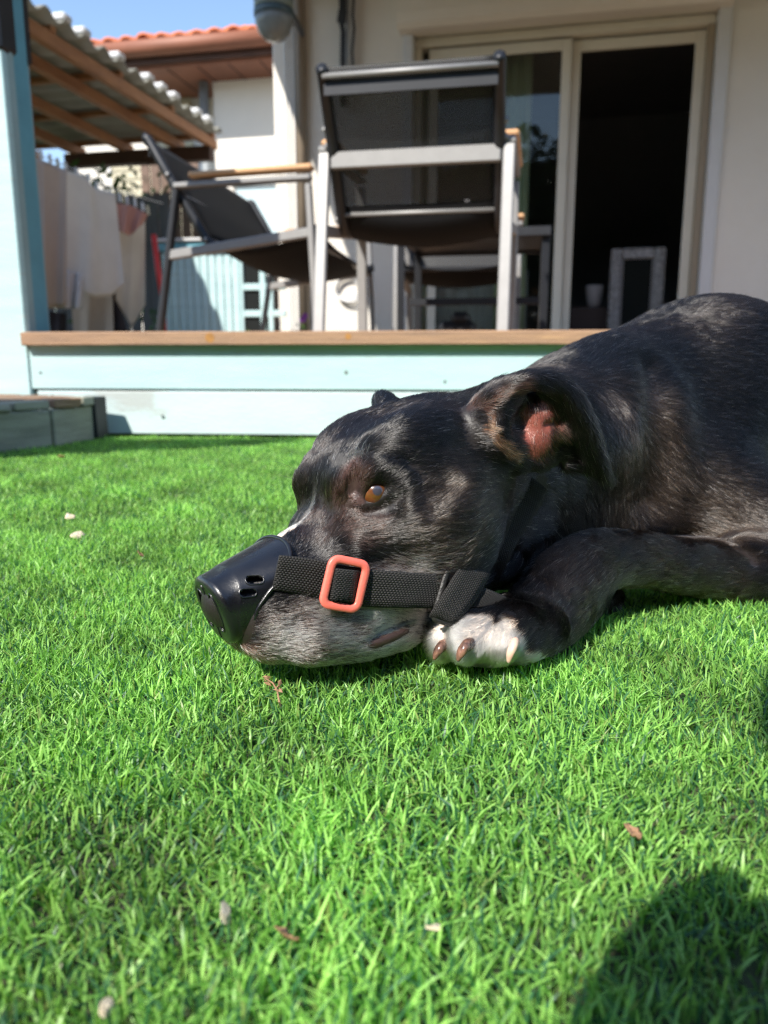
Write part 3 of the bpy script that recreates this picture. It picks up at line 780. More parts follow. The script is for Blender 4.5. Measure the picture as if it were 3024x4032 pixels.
def ribbon(name, ptsL, ptsR, parent, out, thick=.0017, n=6, m=None, nw=4, wob=.0002):
    A = spline(ptsL, np.zeros(len(ptsL)), n)[:, :3]; B = spline(ptsR, np.zeros(len(ptsR)), n)[:, :3]
    s_ = np.concatenate([[0], np.cumsum(np.linalg.norm(np.diff((A + B) / 2, axis=0), axis=1))]) * 1000
    bm = bmesh.new(); uvl = bm.loops.layers.uv.new('UVMap'); top, bot = [], []; W_ = np.linalg.norm(A[0] - B[0]) * 1000
    W_ = 25.0
    for i in range(len(A)):
        t = (A + B)[min(i + 1, len(A) - 1)] - (A + B)[max(i - 1, 0)]; w = B[i] - A[i]; nn = np.cross(t, w); nn /= np.linalg.norm(nn) + 1e-12
        if nn @ out < 0: nn = -nn
        r1, r2 = [], []
        for j in range(nw + 1):
            p = A[i] + w * j / nw + nn * wob * math.sin(i * 1.9 + j)
            r1.append(bm.verts.new(Vector(p + nn * thick / 2))); r2.append(bm.verts.new(Vector(p - nn * thick / 2)))
        top.append(r1); bot.append(r2)
    def face(vs, uvs):
        f_ = bm.faces.new(vs)
        for l_, u_ in zip(f_.loops, uvs): l_[uvl].uv = u_
    N_ = len(A)
    for i in range(N_ - 1):
        for j in range(nw):
            u0, u1, v0, v1 = s_[i], s_[i + 1], W_ * j / nw, W_ * (j + 1) / nw
            face((top[i][j], top[i + 1][j], top[i + 1][j + 1], top[i][j + 1]), ((u0, v0), (u1, v0), (u1, v1), (u0, v1)))
            face((bot[i][j], bot[i][j + 1], bot[i + 1][j + 1], bot[i + 1][j]), ((u0, v0), (u0, v1), (u1, v1), (u1, v0)))
        for j in (0, nw): face((top[i][j], bot[i][j], bot[i + 1][j], top[i + 1][j]), ((s_[i], 0), (s_[i], 1.5), (s_[i + 1], 1.5), (s_[i + 1], 0)))
    for i in (0, N_ - 1):
        for j in range(nw): face((top[i][j], top[i][j + 1], bot[i][j + 1], bot[i][j]), ((0, 0), (2, 0), (2, 1), (0, 1)))
    return bm_obj(name, bm, m or M_WEB, parent, True)
def skin_at(x, y, off, dflt=None):
    r = ray(x, y); h_ = BV.ray_cast(Vector(CAM), Vector(r).normalized())
    if h_[0] is None: return HP(x, y, dflt or 45)
    p = np.array(h_[0]); d_ = r / np.linalg.norm(r); return p - d_ * off
OUT = -hs * 0 + hs
tp = [(1100, 2186), (1230, 2200), (1330, 2222), (1460, 2242), (1620, 2255), (1790, 2268), (1860, 2290)]
bt = [(1072, 2320), (1230, 2350), (1320, 2374), (1440, 2388), (1570, 2393), (1712, 2398), (1790, 2425)]
cs = [33.5, 36, 40, 45, 49, 52, 53]
def strap_c(lst):
    o = []
    for (x, y), c_ in zip(lst, cs):
        lc_ = float(loc(skin_at(x, y, .0045))[2]); o.append(max(min(lc_, c_ + 9), c_ - 3))
    return o
ca_, cb_ = strap_c(tp), strap_c(bt); cc_ = [max(a_, b_) for a_, b_ in zip(ca_, cb_)]
cc_ = [(cc_[max(i - 1, 0)] + 2 * cc_[i] + cc_[min(i + 1, 6)]) / 4 for i in range(7)]
cc_[0] = 31.0
for sg in (1, -1):
    def sd_(p): v = loc(p); return L(v[0] - (3 if sg < 0 else 0), v[1] - (8 if sg < 0 else 0), (v[2] - (3.5 if sg < 0 else 0)) * sg)
    ribbon('snout_strap', [sd_(HP(x, y, c_ + .5)) for (x, y), c_ in zip(tp, cc_)], [sd_(HP(x, y, c_ - 2.5)) for (x, y), c_ in zip(bt, cc_)], MUZ, hs * sg)
print('strap c', [round(v, 1) for v in cc_])
# neck strap
nl = [(1862, 2262), (1918, 2170), (1975, 2075), (2035, 1975), (2095, 1880)]; nr = [(1950, 2305), (2002, 2205), (2055, 2100), (2105, 2010), (2150, 1925)]
NR = [skin_at(x, y, .013) for x, y in nr]; NL = [P(x, y, p_[1] - .005) for (x, y), p_ in zip(nl, NR)]
# carry it on over the back of the neck, behind the ears
NL += [L(-262, 52, 62), L(-262, 78, 10), L(-262, 60, -50)]; NR += [L(-284, 44, 62), L(-284, 72, 10), L(-284, 52, -50)]
print('neck', [loc(v).round(0).tolist() for v in NL], [loc(v).round(0).tolist() for v in NR])

def frame_obj(name, cen, ex, ey, nn, w, h_, bar, thick, m, parent, rc=.007, ri=.0025):
    ex = ex / np.linalg.norm(ex); ey = ey - ex * (ey @ ex); ey /= np.linalg.norm(ey); nn = np.cross(ex, ey) * (1 if np.cross(ex, ey) @ nn > 0 else -1)
    def rr(w_, h__, r_):
        o = []
        for cx, cy, a0 in ((w_ - r_, h__ - r_, 0), (-(w_ - r_), h__ - r_, 90), (-(w_ - r_), -(h__ - r_), 180), (w_ - r_, -(h__ - r_), 270)):
            for k in range(7): an = math.radians(a0 + k * 15); o.append((cx + r_ * math.cos(an), cy + r_ * math.sin(an)))
        return o
    W_, H_ = w / 2, h_ / 2; e = .0009; iw, ih = W_ - bar, H_ - bar
    loops = [(rr(W_, H_, rc), -thick / 2 + e), (rr(W_, H_, rc), thick / 2 - e), (rr(W_ - e, H_ - e, rc - e), thick / 2), (rr(iw + e, ih + e, ri + e), thick / 2), (rr(iw, ih, ri), thick / 2 - e),
             (rr(iw, ih, ri), -thick / 2 + e), (rr(iw + e, ih + e, ri + e), -thick / 2), (rr(W_ - e, H_ - e, rc - e), -thick / 2)]
    bm = bmesh.new(); R_ = [[bm.verts.new(Vector(cen + ex * x + ey * y + nn * z)) for x, y in lp] for lp, z in loops]
    for i in range(8):
        A, B = R_[i], R_[(i + 1) % 8]
        for k in range(28): bm.faces.new((A[k], A[(k + 1) % 28], B[(k + 1) % 28], B[k]))
    o = bm_obj(name, bm, m, parent, True)
    return o
for sg in (1, -1):
    def sd_(p): v = loc(p); return L(v[0], v[1] - (8 if sg < 0 else 0), (v[2] - (3.5 if sg < 0 else 0)) * sg)
    cb0 = float(np.interp(1355, [t_[0] for t_ in tp], cc_)) + 2.6
    bc = sd_(HP(1355, 2299, cb0)); ex = sd_(HP(1410, 2310, cb0 + 1.0)) - sd_(HP(1300, 2290, cb0 - 1.5)); ey = sd_(HP(1372, 2215, cb0 + .6)) - sd_(HP(1340, 2385, cb0 - .6))
    frame_obj('buckle', bc + hs * sg * .0010, ex, ey, hs * sg, .0280, .0328, .0049, .0034, M_CORAL, MUZ)
    # webbing humped over the buckle's bar
    lp = []
    for x, cz in ((1303, -1.5), (1318, 1.6), (1350, 2.8), (1385, 2.4), (1400, .5), (1412, -1.8)): lp.append((x, cz))
    ribbon('buckle_webbing', [sd_(HP(x + 10, 2237 + (x - 1303) * .10, cb0 + cz)) for x, cz in lp], [sd_(HP(x - 8, 2362 + (x - 1303) * .10, cb0 + cz)) for x, cz in lp], MUZ, hs * sg, thick=.0015)
    # slider and the doubled webbing through it
    c1 = cc_[5] + 3.5
    top_, bot_ = sd_(HP(1862, 2262, c1 - 1)), sd_(HP(1722, 2432, c1 - 1))
    ey = top_ - bot_; ex = sd_(HP(1930, 2300, c1 + 1)) - sd_(HP(1785, 2245, c1 - 1))
    frame_obj('slider', (top_ + bot_) / 2, ex, ey, hs * sg, .0275, .0400, .0042, .0030, M_BUCK, MUZ, rc=.0045, ri=.002)
    ribbon('loop_webbing', [sd_(HP(x, y, c1 + z_)) for x, y, z_ in ((1826, 2215, -5), (1806, 2240, 1.0), (1755, 2322, 3.6), (1704, 2404, 2.2), (1690, 2425, -4))],
           [sd_(HP(x, y, c1 + z_)) for x, y, z_ in ((1932, 2262, -5), (1917, 2284, 1.0), (1868, 2368, 3.6), (1800, 2448, 2.2), (1780, 2465, -4))], MUZ, hs * sg)
ribbon('tail_webbing', [HP(1862, 2300, c1 - 3), HP(1925, 2322, c1 + 2), HP(1975, 2344, c1 + 5), HP(1992, 2352, c1 + 6)], [HP(1808, 2388, c1 - 3), HP(1870, 2392, c1 + 2), HP(1950, 2380, c1 + 6), HP(1985, 2376, c1 + 7)], MUZ, hs)
ribbon('neck_strap', NL[:5], NR[:5], MUZ, hs, n=8)
# ------------------------------------------------------------------ frames and plain solids
GZ = -0.007                                              # soil level under the grass
class Frame:
    def __init__(s, x, y, yaw):                          # yaw: how much the right end comes nearer
        s.o = np.array([x, y]); a = math.radians(yaw); s.u = np.array([math.cos(a), -math.sin(a)]); s.n = np.array([-math.sin(a), -math.cos(a)])
    def w(s, u, d, z): p = s.o + s.u * u + s.n * d; return (p[0], p[1], z)
    def hit(s, px, py, d=0.0):                           # (u, z) where a sight line meets the plane d in front
        r = ray(px, py); o = s.o + s.n * d; t = (s.n @ (o - CAM[:2])) / (s.n @ r[:2]); p = CAM + r * t
        return float((p[:2] - s.o) @ s.u), float(p[2])
def box(fr, name, u0, u1, d0, d1, z0, z1, m, parent=None, bev=.002, jit=0.0):
    bm = bmesh.new()
    c = [(u0, d0, z0), (u1, d0, z0), (u1, d1, z0), (u0, d1, z0), (u0, d0, z1), (u1, d0, z1), (u1, d1, z1), (u0, d1, z1)]
    vs = [bm.verts.new(fr.w(a, b + (rng.normal() * jit if jit else 0), z)) for a, b, z in c]
    for f_ in ((0, 1, 2, 3), (4, 5, 6, 7), (0, 1, 5, 4), (1, 2, 6, 5), (2, 3, 7, 6), (3, 0, 4, 7)): bm.faces.new([vs[i] for i in f_])
    bmesh.ops.recalc_face_normals(bm, faces=bm.faces)
    if bev: bmesh.ops.bevel(bm, geom=list(bm.edges), offset=bev, segments=1, affect='EDGES')
    return bm_obj(name, bm, m, parent)
def bar(name, A, B, w, h_, m, parent=None, upv=(0, 0, 1), bev=.002):          # box beam from A to B
    A, B = np.asarray(A, float), np.asarray(B, float); t = B - A; ln_ = np.linalg.norm(t); t /= ln_
    x = np.cross(t, upv); x /= np.linalg.norm(x); y = np.cross(x, t)
    bm = bmesh.new(); vs = []
    for e in (A, B):
        for i, j in ((-1, -1), (1, -1), (1, 1), (-1, 1)): vs.append(bm.verts.new(Vector(e + x * i * w / 2 + y * j * h_ / 2)))
    for f_ in ((0, 1, 2, 3), (4, 5, 6, 7), (0, 1, 5, 4), (1, 2, 6, 5), (2, 3, 7, 6), (3, 0, 4, 7)): bm.faces.new([vs[i] for i in f_])
    bmesh.ops.recalc_face_normals(bm, faces=bm.faces)
    if bev: bmesh.ops.bevel(bm, geom=list(bm.edges), offset=bev, segments=1, affect='EDGES')
    return bm_obj(name, bm, m, parent)
def rod(name, pts, r, m, parent=None, n=10, closed=False):
    bm = bmesh.new(); tube_bm(bm, pts, r, closed, n); return bm_obj(name, bm, m, parent, True)

DK = Frame(P(450, 1715, 2.09)[0], 2.09, 5.5)             # the deck's front
HS = Frame(P(2235, 300, 5.8)[0], 5.8, 12.0)              # the house wall
DZ = 0.272                                               # deck top

# ------------------------------------------------------------------ materials of the place
M_PALE = mat('pale_blue_paint', (.44, .61, .62), .55, col2=(.37, .53, .55), scale=3, stretch=(1, 1, 9), bump=.35, bscale=60, wear=((.44, .47, .43), 5.5, .60))
M_PALE2 = mat('worn_blue_paint', (.50, .625, .63), .6, col2=(.42, .52, .53), scale=2.5, stretch=(1, 1, 3), bump=.35, bscale=60, wear=((.40, .44, .43), 2.6, .53))
M_TEAL = mat('teal_paint', (.13, .36, .44), .5, var=.25, scale=5, bump=.2)
M_TEALG = mat('grey_teal_paint', (.30, .42, .43), .55, var=.2, scale=6, bump=.2)
M_BLACKP = mat('black_cap', (.012, .013, .016), .5, bump=.2, bscale=40)
M_PINE = mat('weathered_pine', (.37, .22, .125), .65, col2=(.22, .135, .085), scale=5, stretch=(1.2, 1, 26), bump=.5, bscale=30, wear=((.52, .32, .14), 3, .62))
M_KNOT = mat('knot', (.42, .20, .05), .5, var=.4, scale=60)
M_DKNOT = mat('dark_knot', (.16, .20, .19), .6, var=.4, scale=90)
M_GREYW = mat('grey_weathered_wood', (.36, .35, .275), .8, col2=(.20, .20, .155), scale=6, stretch=(1, 1, 8), bump=.6, bscale=50)
M_ORW = mat('warm_worn_wood', (.36, .21, .125), .7, col2=(.22, .14, .09), scale=7, bump=.5, bscale=40)
M_RAFT = mat('rafter_wood', (.42, .19, .075), .6, col2=(.27, .11, .045), scale=4, stretch=(1, 1, 3), bump=.3)
M_DRAFT = mat('dark_beam', (.085, .035, .022), .65, var=.4, scale=4)
M_STUC = mat('cream_stucco', (.74, .70, .635), .9, col2=(.68, .64, .575), scale=1.6, bump=.8, bscale=160)
M_WHITE = mat('white_render', (.74, .69, .62), .85, var=.06, scale=2, bump=.5, bscale=120)
M_FRAME = mat('cream_aluminium', (.68, .65, .55), .42, var=.08, scale=4)
M_TRIM = mat('white_trim', (.62, .62, .62), .45, var=.06, scale=5)
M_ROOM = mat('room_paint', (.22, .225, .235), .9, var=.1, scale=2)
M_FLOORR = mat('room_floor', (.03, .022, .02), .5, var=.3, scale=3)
M_TILE = mat('terracotta', (.62, .19, .075), .75, col2=(.50, .13, .05), scale=9, bump=.5, bscale=60, thr=(.3, .8))
M_EAVE = mat('brown_eave', (.27, .10, .055), .6, var=.3, scale=3, stretch=(1, 1, 6))
M_FENCE = mat('brown_fence', (.20, .135, .105), .8, col2=(.13, .09, .07), scale=4, stretch=(6, 6, 1), bump=.4)
M_GFENCE = mat('grey_fence', (.115, .115, .120), .8, col2=(.075, .075, .08), scale=4, stretch=(6, 6, 1), bump=.4)
M_SHEET = mat('roof_sheet', (.40, .39, .33), .7, var=.25, scale=3)
M_SHUT = mat('cream_slats', (.55, .50, .36), .6, var=.1, scale=4)
M_STEEL = mat('brushed_steel', (.28, .275, .27), .5, metal=.3, var=.1, scale=30, bump=.1, bscale=200)
M_DSTEEL = mat('dark_metal', (.025, .027, .032), .42, metal=.3, var=.2, scale=20)
M_TEAK = mat('teak_arm', (.62, .37, .19), .5, col2=(.48, .26, .12), scale=10, stretch=(1, 1, 4))
M_LEAF = mat('leaf', (.06, .15, .03), .55, var=.4, scale=20)
M_DRY = mat('dry_leaf', (.38, .22, .11), .7, col2=(.22, .12, .07), scale=90, bump=.5, bscale=200)
M_CHIP = mat('wood_chip', (.74, .64, .48), .7, col2=(.52, .42, .29), scale=160, bump=.7, bscale=300, stretch=(1, 4, 1))
M_CREAMC = mat('cream_cloth', (.74, .68, .60), .9, var=.12, scale=5, bump=.3, bscale=30)
M_BEIGEC = mat('beige_cloth', (.50, .40, .33), .9, var=.12, scale=5, bump=.3, bscale=30)
M_BLOUSE = mat('oat_cloth', (.62, .54, .45), .9, var=.12, scale=6)
M_PINKC = mat('pink_cloth', (.50, .25, .20), .9, var=.12, scale=6)
M_WHITEC = mat('white_cloth', (.66, .62, .62), .9, var=.12, scale=6)
M_DARKC = mat('dark_cloth', (.03, .022, .028), .9, var=.2, scale=6)
M_RED = mat('red_plastic', (.62, .035, .035), .4)
M_DGLASS = mat('dark_pane', (.02, .022, .022), .08, spec=.6)
q = NT('window_glass'); q.t.nodes.remove(q.b); gl = q.n('ShaderNodeBsdfGlossy'); gl.inputs['Roughness'].default_value = .02; tr_ = q.n('ShaderNodeBsdfTransparent'); tr_.inputs[0].default_value = (.78, .82, .78, 1)
fr_ = q.n('ShaderNodeFresnel', i_0=1.5); ms = q.n('ShaderNodeMixShader'); q.l(fr_.outputs[0], ms.inputs[0]); q.l(tr_.outputs[0], ms.inputs[1]); q.l(gl.outputs[0], ms.inputs[2]); q.l(ms.outputs[0], q.out.inputs[0]); M_GLASS = q.m
q = NT('sling_mesh'); q.b.inputs[0].default_value = (.011, .012, .014, 1); q.b.inputs['Roughness'].default_value = .6
tr_ = q.n('ShaderNodeBsdfTransparent'); ms = q.n('ShaderNodeMixShader'); lw = q.n('ShaderNodeLayerWeight', i_Blend=.5); mr = q.n('ShaderNodeMapRange', i_1=0.0, i_2=.55, i_3=.62, i_4=1.0); q.l(lw.outputs['Facing'], mr.inputs[0]); q.l(mr.outputs[0], ms.inputs[0])
q.l(tr_.outputs[0], ms.inputs[1]); q.l(q.b.outputs[0], ms.inputs[2]); q.l(ms.outputs[0], q.out.inputs[0]); M_SLING = q.m; M_SEAT = mat('seat_sling', (.010, .010, .011), .8, bump=.3, bscale=500, spec=.12)      # open weave, finer than a pixel
q = NT('curtain_cloth'); q.b.inputs[0].default_value = (.78, .82, .58, 1); q.b.inputs['Roughness'].default_value = .9; M_CURT = q.m

# ------------------------------------------------------------------ ground
mesh_obj('ground', [(-60, -40, GZ), (60, -40, GZ), (60, 120, GZ), (-60, 120, GZ)], [(0, 1, 2, 3)], mat('soil', (.030, .055, .016), .95, col2=(.05, .045, .025), scale=14, bump=.6, bscale=90))['kind'] = 'structure'

# ------------------------------------------------------------------ deck
def uz(px, py, d=0.0, F_=DK): return F_.hit(px, py, d)
DECK = thing('deck', 'raised timber deck with pale blue fascia planks and brown edge board', 'deck', DK.w(.8, 0, GZ))
uL = uz(118, 1450)[0]; uR = uL + 3.6
z_a, z_b, z_c = uz(900, 1371)[1], uz(900, 1538)[1], uz(900, 1719)[1]
eb0 = uz(78, 1330, .028)[0]
box(DK, 'edge_board', eb0, uR, -.10, .028, uz(900, 1360, .028)[1], uz(900, 1304, .028)[1], M_PINE, DECK, .003)
DZ = uz(900, 1304, .028)[1] - .002
box(DK, 'fascia_board', uL, uR, -.022, .0, z_b + .0025, uz(900, 1360, .0)[1] + .012, M_PALE, DECK, .002)
box(DK, 'fascia_board', uL + .012, uR, -.026, -.003, z_c + .004, z_b - .0025, M_PALE2, DECK, .003)
box(DK, 'plinth', uL, uR, -.05, -.030, GZ, z_c + .03, M_DARKC, DECK, 0)
for x, y in ((1363, 1467), (1752, 1504), (160, 1468), (150, 1560), (205, 1560), (640, 1640)):
    a_, z_ = uz(x, y); rod('knot', [DK.w(a_, -.004, z_), DK.w(a_, .0004, z_)], .0045 if y != 1467 else .0055, M_DKNOT, DECK, 9).data.shade_flat()
for x, y, r_ in ((826, 1330, .0125), (1371, 1325, .008)):
    a_, z_ = uz(x, y, .028); rod('knot', [DK.w(a_, .02, z_), DK.w(a_, .0283, z_)], r_, M_KNOT, DECK, 10).data.shade_flat()
bd = None; db = -.104; uW = uz(-500, 1400)[0]
while db > -3.25:                                        # the deck's boards, back to the house
    o = box(DK, 'deck_board', uW, uR, db - .136, db, DZ - .03, DZ - .004, M_PINE, DECK, .002) if bd is None else None
    if bd is None: bd = o; dn = 0
    else:
        dn += 1; o = bd.copy(); C.objects.link(o); o.location = bd.location + Vector(DK.w(0, -.142 * dn, 0)) - Vector(DK.w(0, 0, 0))
    db -= .142
box(DK, 'side_fascia', uR - .025, uR, -3.2, -.03, GZ, DZ - .032, M_PALE2, DECK)

# corner post, wrapped black at the top
POST = thing('corner_post', 'pale blue corner post of the deck with black wrap at its top', 'post', DK.w(uL - .06, 0, GZ))
pw0 = -.12
def pz(px, py, d=0): return uz(px, py, d)[1]
xr = uL; xl = uL - .16
box(DK, 'front_board', xl, xr, -.020, .006, GZ, 1.02, M_PALE, POST, .003)
box(DK, 'front_board', xl, xr, -.020, .006, 1.024, 1.6, M_PALE, POST, .003)
ux = lambda px, d: DK.hit(px, 1250, d)[0]
box(DK, 'side_board', ux(140, -.10) - .03, ux(140, -.10), -.10, -.024, GZ, 1.6, M_TEALG, POST, .002)
box(DK, 'post_core', xr - .15, xr - .045, -.20, -.026, GZ, 1.6, M_TEAL, POST, .002)
box(DK, 'rolled_blind', ux(174, -.20) - .09, ux(174, -.20), -.20, -.105, DZ, 1.6, M_TEAL, POST, .012)
box(DK, 'side_board', ux(196, -.29) - .08, ux(196, -.29), -.29, -.21, DZ, 1.6, M_TEALG, POST, .004)
zc_ = uz(60, 195)[1]
box(DK, 'black_wrap', xl - .01, xr + .006, -.03, .014, zc_, 1.5, M_BLACKP, POST, .006)
box(DK, 'black_wrap', xr - .10, ux(140, -.10) + .006, -.115, -.035, uz(100, 215, -.1)[1], 1.5, M_BLACKP, POST, .008)
box(DK, 'black_wrap', ux(174, -.20) - .10, ux(174, -.20) + .008, -.205, -.120, uz(100, 250, -.2)[1], 1.5, M_BLACKP, POST, .008)
box(DK, 'black_wrap', ux(196, -.29) - .09, ux(196, -.29) + .008, -.30, -.208, uz(100, 262, -.29)[1], 1.5, M_BLACKP, POST, .008)

# weathered step
ST = thing('garden_step', 'low weathered grey wooden step box at the foot of the deck post', 'step', (-.85, 1.9, GZ))
def step_block(name, q0, q1, z0, z1, dep, m, jit=.003, lean=0):
    a, b_ = G(q0[0], q0[1], 0.004), G(q1[0], q1[1], 0.004); fr = Frame(a[0], a[1], -math.degrees(math.atan2(b_[1] - a[1], b_[0] - a[0])))
    ln2 = np.linalg.norm(b_ - a); return box(fr, name, 0, ln2, -dep, 0, z0, z1, m, ST, .003, jit), fr, ln2
step_block('side_plank', (-260, 1800), (208, 1752), GZ, .086, .03, M_GREYW, .001)
step_block('side_plank', (216, 1750), (382, 1722), GZ, .086, .03, M_GREYW, .001)
step_block('corner_block', (384, 1724), (432, 1716), GZ, .108, .06, M_BLACKP, .002)
for x0, x1, y0, y1, zt, mm in ((-260, 60, 1800, 1768, .106, M_GREYW), (75, 205, 1766, 1750, .108, M_GREYW), (225, 330, 1748, 1735, .110, M_ORW), (340, 385, 1733, 1724, .110, M_GREYW)):
    o, fr, l2 = step_block('tread_edge', (x0, y0), (x1, y1), .088, zt, .05, mm, .004)
A_ = G(-260, 1800, .004); B_ = G(384, 1722, .004); fr = Frame(A_[0], A_[1], -math.degrees(math.atan2(B_[1] - A_[1], B_[0] - A_[0])))
for k in range(4): box(fr, 'tread', 0, np.linalg.norm(B_ - A_) - .01 * k, -.055 - .085 * (k + 1), -.055 - .085 * k - .005, .088, .109 + .001 * k, M_ORW, ST, .003)

# ------------------------------------------------------------------ house
HOUSE = thing('house', 'cream stucco house wall with sliding doors behind the deck', 'house', HS.w(0, 0, GZ))
def hz(px, py, d=0.0): return HS.hit(px, py, d)
ul = hz(1090, 500)[0]; ur = 6.0; dl = hz(1596, 400)[0]; dr = hz(2855, 300)[0]; dt = hz(2235, 45)[1]; HT = 5.2
box(HS, 'wall', ul + .10, dl, -.25, 0, GZ, HT, M_STUC, HOUSE, .004)
box(HS, 'wall', dr, ur, -.25, 0, GZ, HT, M_STUC, HOUSE, .004)
box(HS, 'wall', dl, dr, -.25, 0, dt, HT, M_STUC, HOUSE, 0)
box(HS, 'pilaster', ul, hz(1166, 500, .06)[0], -.25, .06, GZ, HT, M_WHITE, HOUSE, .01)
for k in range(3): box(HS, 'pilaster_groove', ul + .095 + k * .03, ul + .107 + k * .03, .05, .072, GZ, HT, M_TRIM, HOUSE, .003)
box(HS, 'side_wall', ul + .001, ul + .25, -5.0, -.26, GZ, HT, M_STUC, HOUSE, .004)
rod('recess_shade', [HS.w(hz(1180, 500, .08)[0], .045, z_) for z_ in (GZ, HT)], .040, mat('shade_brown', (.24, .19, .14), .5, var=.2, scale=5), HOUSE, 14)  # brown rod painted in for the shade line beside the pilaster
# roller shutter box, door surround
sb0, sb1 = hz(1562, 60, .16)[0], hz(2900, 0, .16)[0]; sz = hz(1900, 78, .16)[1]
bm = bmesh.new(); prof = [(.0, sz), (.12, sz), (.155, sz + .03), (.165, sz + .09), (.165, sz + .34), (.0, sz + .36)]
for u_ in (sb0, sb1): [bm.verts.new(HS.w(u_, d_, z_)) for d_, z_ in prof]
bm.verts.ensure_lookup_table(); n6 = len(prof)
for i in range(n6): bm.faces.new([bm.verts[i], bm.verts[(i + 1) % n6], bm.verts[n6 + (i + 1) % n6], bm.verts[n6 + i]])
bm.faces.new([bm.verts[i] for i in range(n6)][::-1]); bm.faces.new([bm.verts[n6 + i] for i in range(n6)])
bm_obj('shutter_box', bm, M_STUC, HOUSE)
fl = hz(1627, 400)[0]; fr1 = hz(2812, 300)[0]; ft = hz(2235, 84)[1]
box(HS, 'door_surround', dl - .012, fl, -.06, .030, DZ, ft + .05, M_TRIM, HOUSE, .005)
box(HS, 'door_surround', fr1, dr + .012, -.06, .030, DZ, ft + .05, M_TRIM, HOUSE, .005)
box(HS, 'door_lintel', fl, fr1, -.06, .026, ft, ft + .05, M_FRAME, HOUSE, .005)
# fixed frame
DOOR = HOUSE
box(HS, 'frame_head', fl, fr1, -.20, -.065, ft - .06, ft - .001, M_FRAME, HOUSE, .003)
box(HS, 'door_sill', fl, fr1, -.22, .02, DZ - .03, DZ + .012, M_FRAME, HOUSE, .003)
box(HS, 'frame_jamb', fr1 - .045, fr1, -.20, -.062, DZ, ft - .062, mat('brown_jamb', (.33, .27, .19), .5), HOUSE, .003)
box(HS, 'frame_jamb', fl, fl + .045, -.20, -.062, DZ, ft - .062, M_FRAME, HOUSE, .003)
mid = hz(2203, 600, -.1)[0]; pt = ft - .075
def panel(u0, u1, d0, glass, nm='sliding_door'):
    hd_ = box(HS, nm, u0, u0 + .065, d0 - .03, d0, DZ + .014, pt, M_FRAME, HOUSE, .003)
    box(HS, 'stile', u1 - .065, u1, d0 - .03, d0, DZ + .014, pt, M_FRAME, hd_, .003)
    box(HS, 'top_rail', u0 + .065, u1 - .065, d0 - .029, d0 - .001, pt - .07, pt, M_FRAME, hd_, .003)
    box(HS, 'bottom_rail', u0 + .065, u1 - .065, d0 - .029, d0 - .001, DZ + .014, DZ + .10, M_FRAME, hd_, .003)
    if glass: box(HS, 'pane', u0 + .066, u1 - .066, d0 - .018, d0 - .012, DZ + .10, pt - .07, M_GLASS, hd_, 0)
    return hd_
panel(fl + .10, mid + .055, -.085, True)
panel(mid - .02 + .075, mid + .075 + .0 + (fr1 - .045 - mid - .075), -.135, False, 'screen_door')
# room
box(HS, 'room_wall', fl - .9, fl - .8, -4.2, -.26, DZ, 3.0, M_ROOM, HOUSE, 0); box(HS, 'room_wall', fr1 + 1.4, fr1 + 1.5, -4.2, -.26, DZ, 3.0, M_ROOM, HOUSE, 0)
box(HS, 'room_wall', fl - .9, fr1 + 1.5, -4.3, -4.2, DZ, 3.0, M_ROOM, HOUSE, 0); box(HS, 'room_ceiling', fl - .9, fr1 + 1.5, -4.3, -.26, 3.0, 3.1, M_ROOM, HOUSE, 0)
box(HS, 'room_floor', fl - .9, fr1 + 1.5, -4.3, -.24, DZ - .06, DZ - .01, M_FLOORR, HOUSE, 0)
def wavy(name, fr, u0, u1, d, z0, z1, m, amp, per, label=None, cat=None, n=60):
    bm = bmesh.new(); R_ = []
    for i in range(n + 1):
        u_ = u0 + (u1 - u0) * i / n; dd = d + amp * math.sin(u_ * 6.283 / per) + amp * .4 * math.sin(u_ * 6.283 / per * 2.3 + 1)
        R_.append([bm.verts.new(fr.w(u_, dd * 1, z_)) for z_ in np.linspace(z0, z1, 5)] )
    for i in range(n):
        for j in range(4): bm.faces.new((R_[i][j], R_[i + 1][j], R_[i + 1][j + 1], R_[i][j + 1]))
    o = bm_obj(name, bm, m, None, True); so2 = o.modifiers.new('cloth', 'SOLIDIFY'); so2.thickness = .003
    if label: tag(o, label, cat)
    return o
cu0, cu1 = hz(1965, 500, -.3)[0], hz(2090, 500, -.3)[0]
wavy('curtain', HS, cu0, cu1, -.22, DZ + .02, pt, M_CURT, .022, .075, 'pale green curtain hanging behind the middle of the glass door', 'curtain')
wavy('curtain', HS, fl + .02, hz(1705, 400, -.3)[0], -.33, DZ + .02, pt, M_CURT, .02, .06, 'pale green curtain bunched at the left edge of the glass door', 'curtain', 30)
wavy('curtain', HS, hz(1720, 1200, -.4)[0], hz(2075, 1200, -.4)[0], -.42, DZ + .02, DZ + .62, M_WHITEC, .015, .09, 'short pale net curtain low behind the glass door', 'curtain')
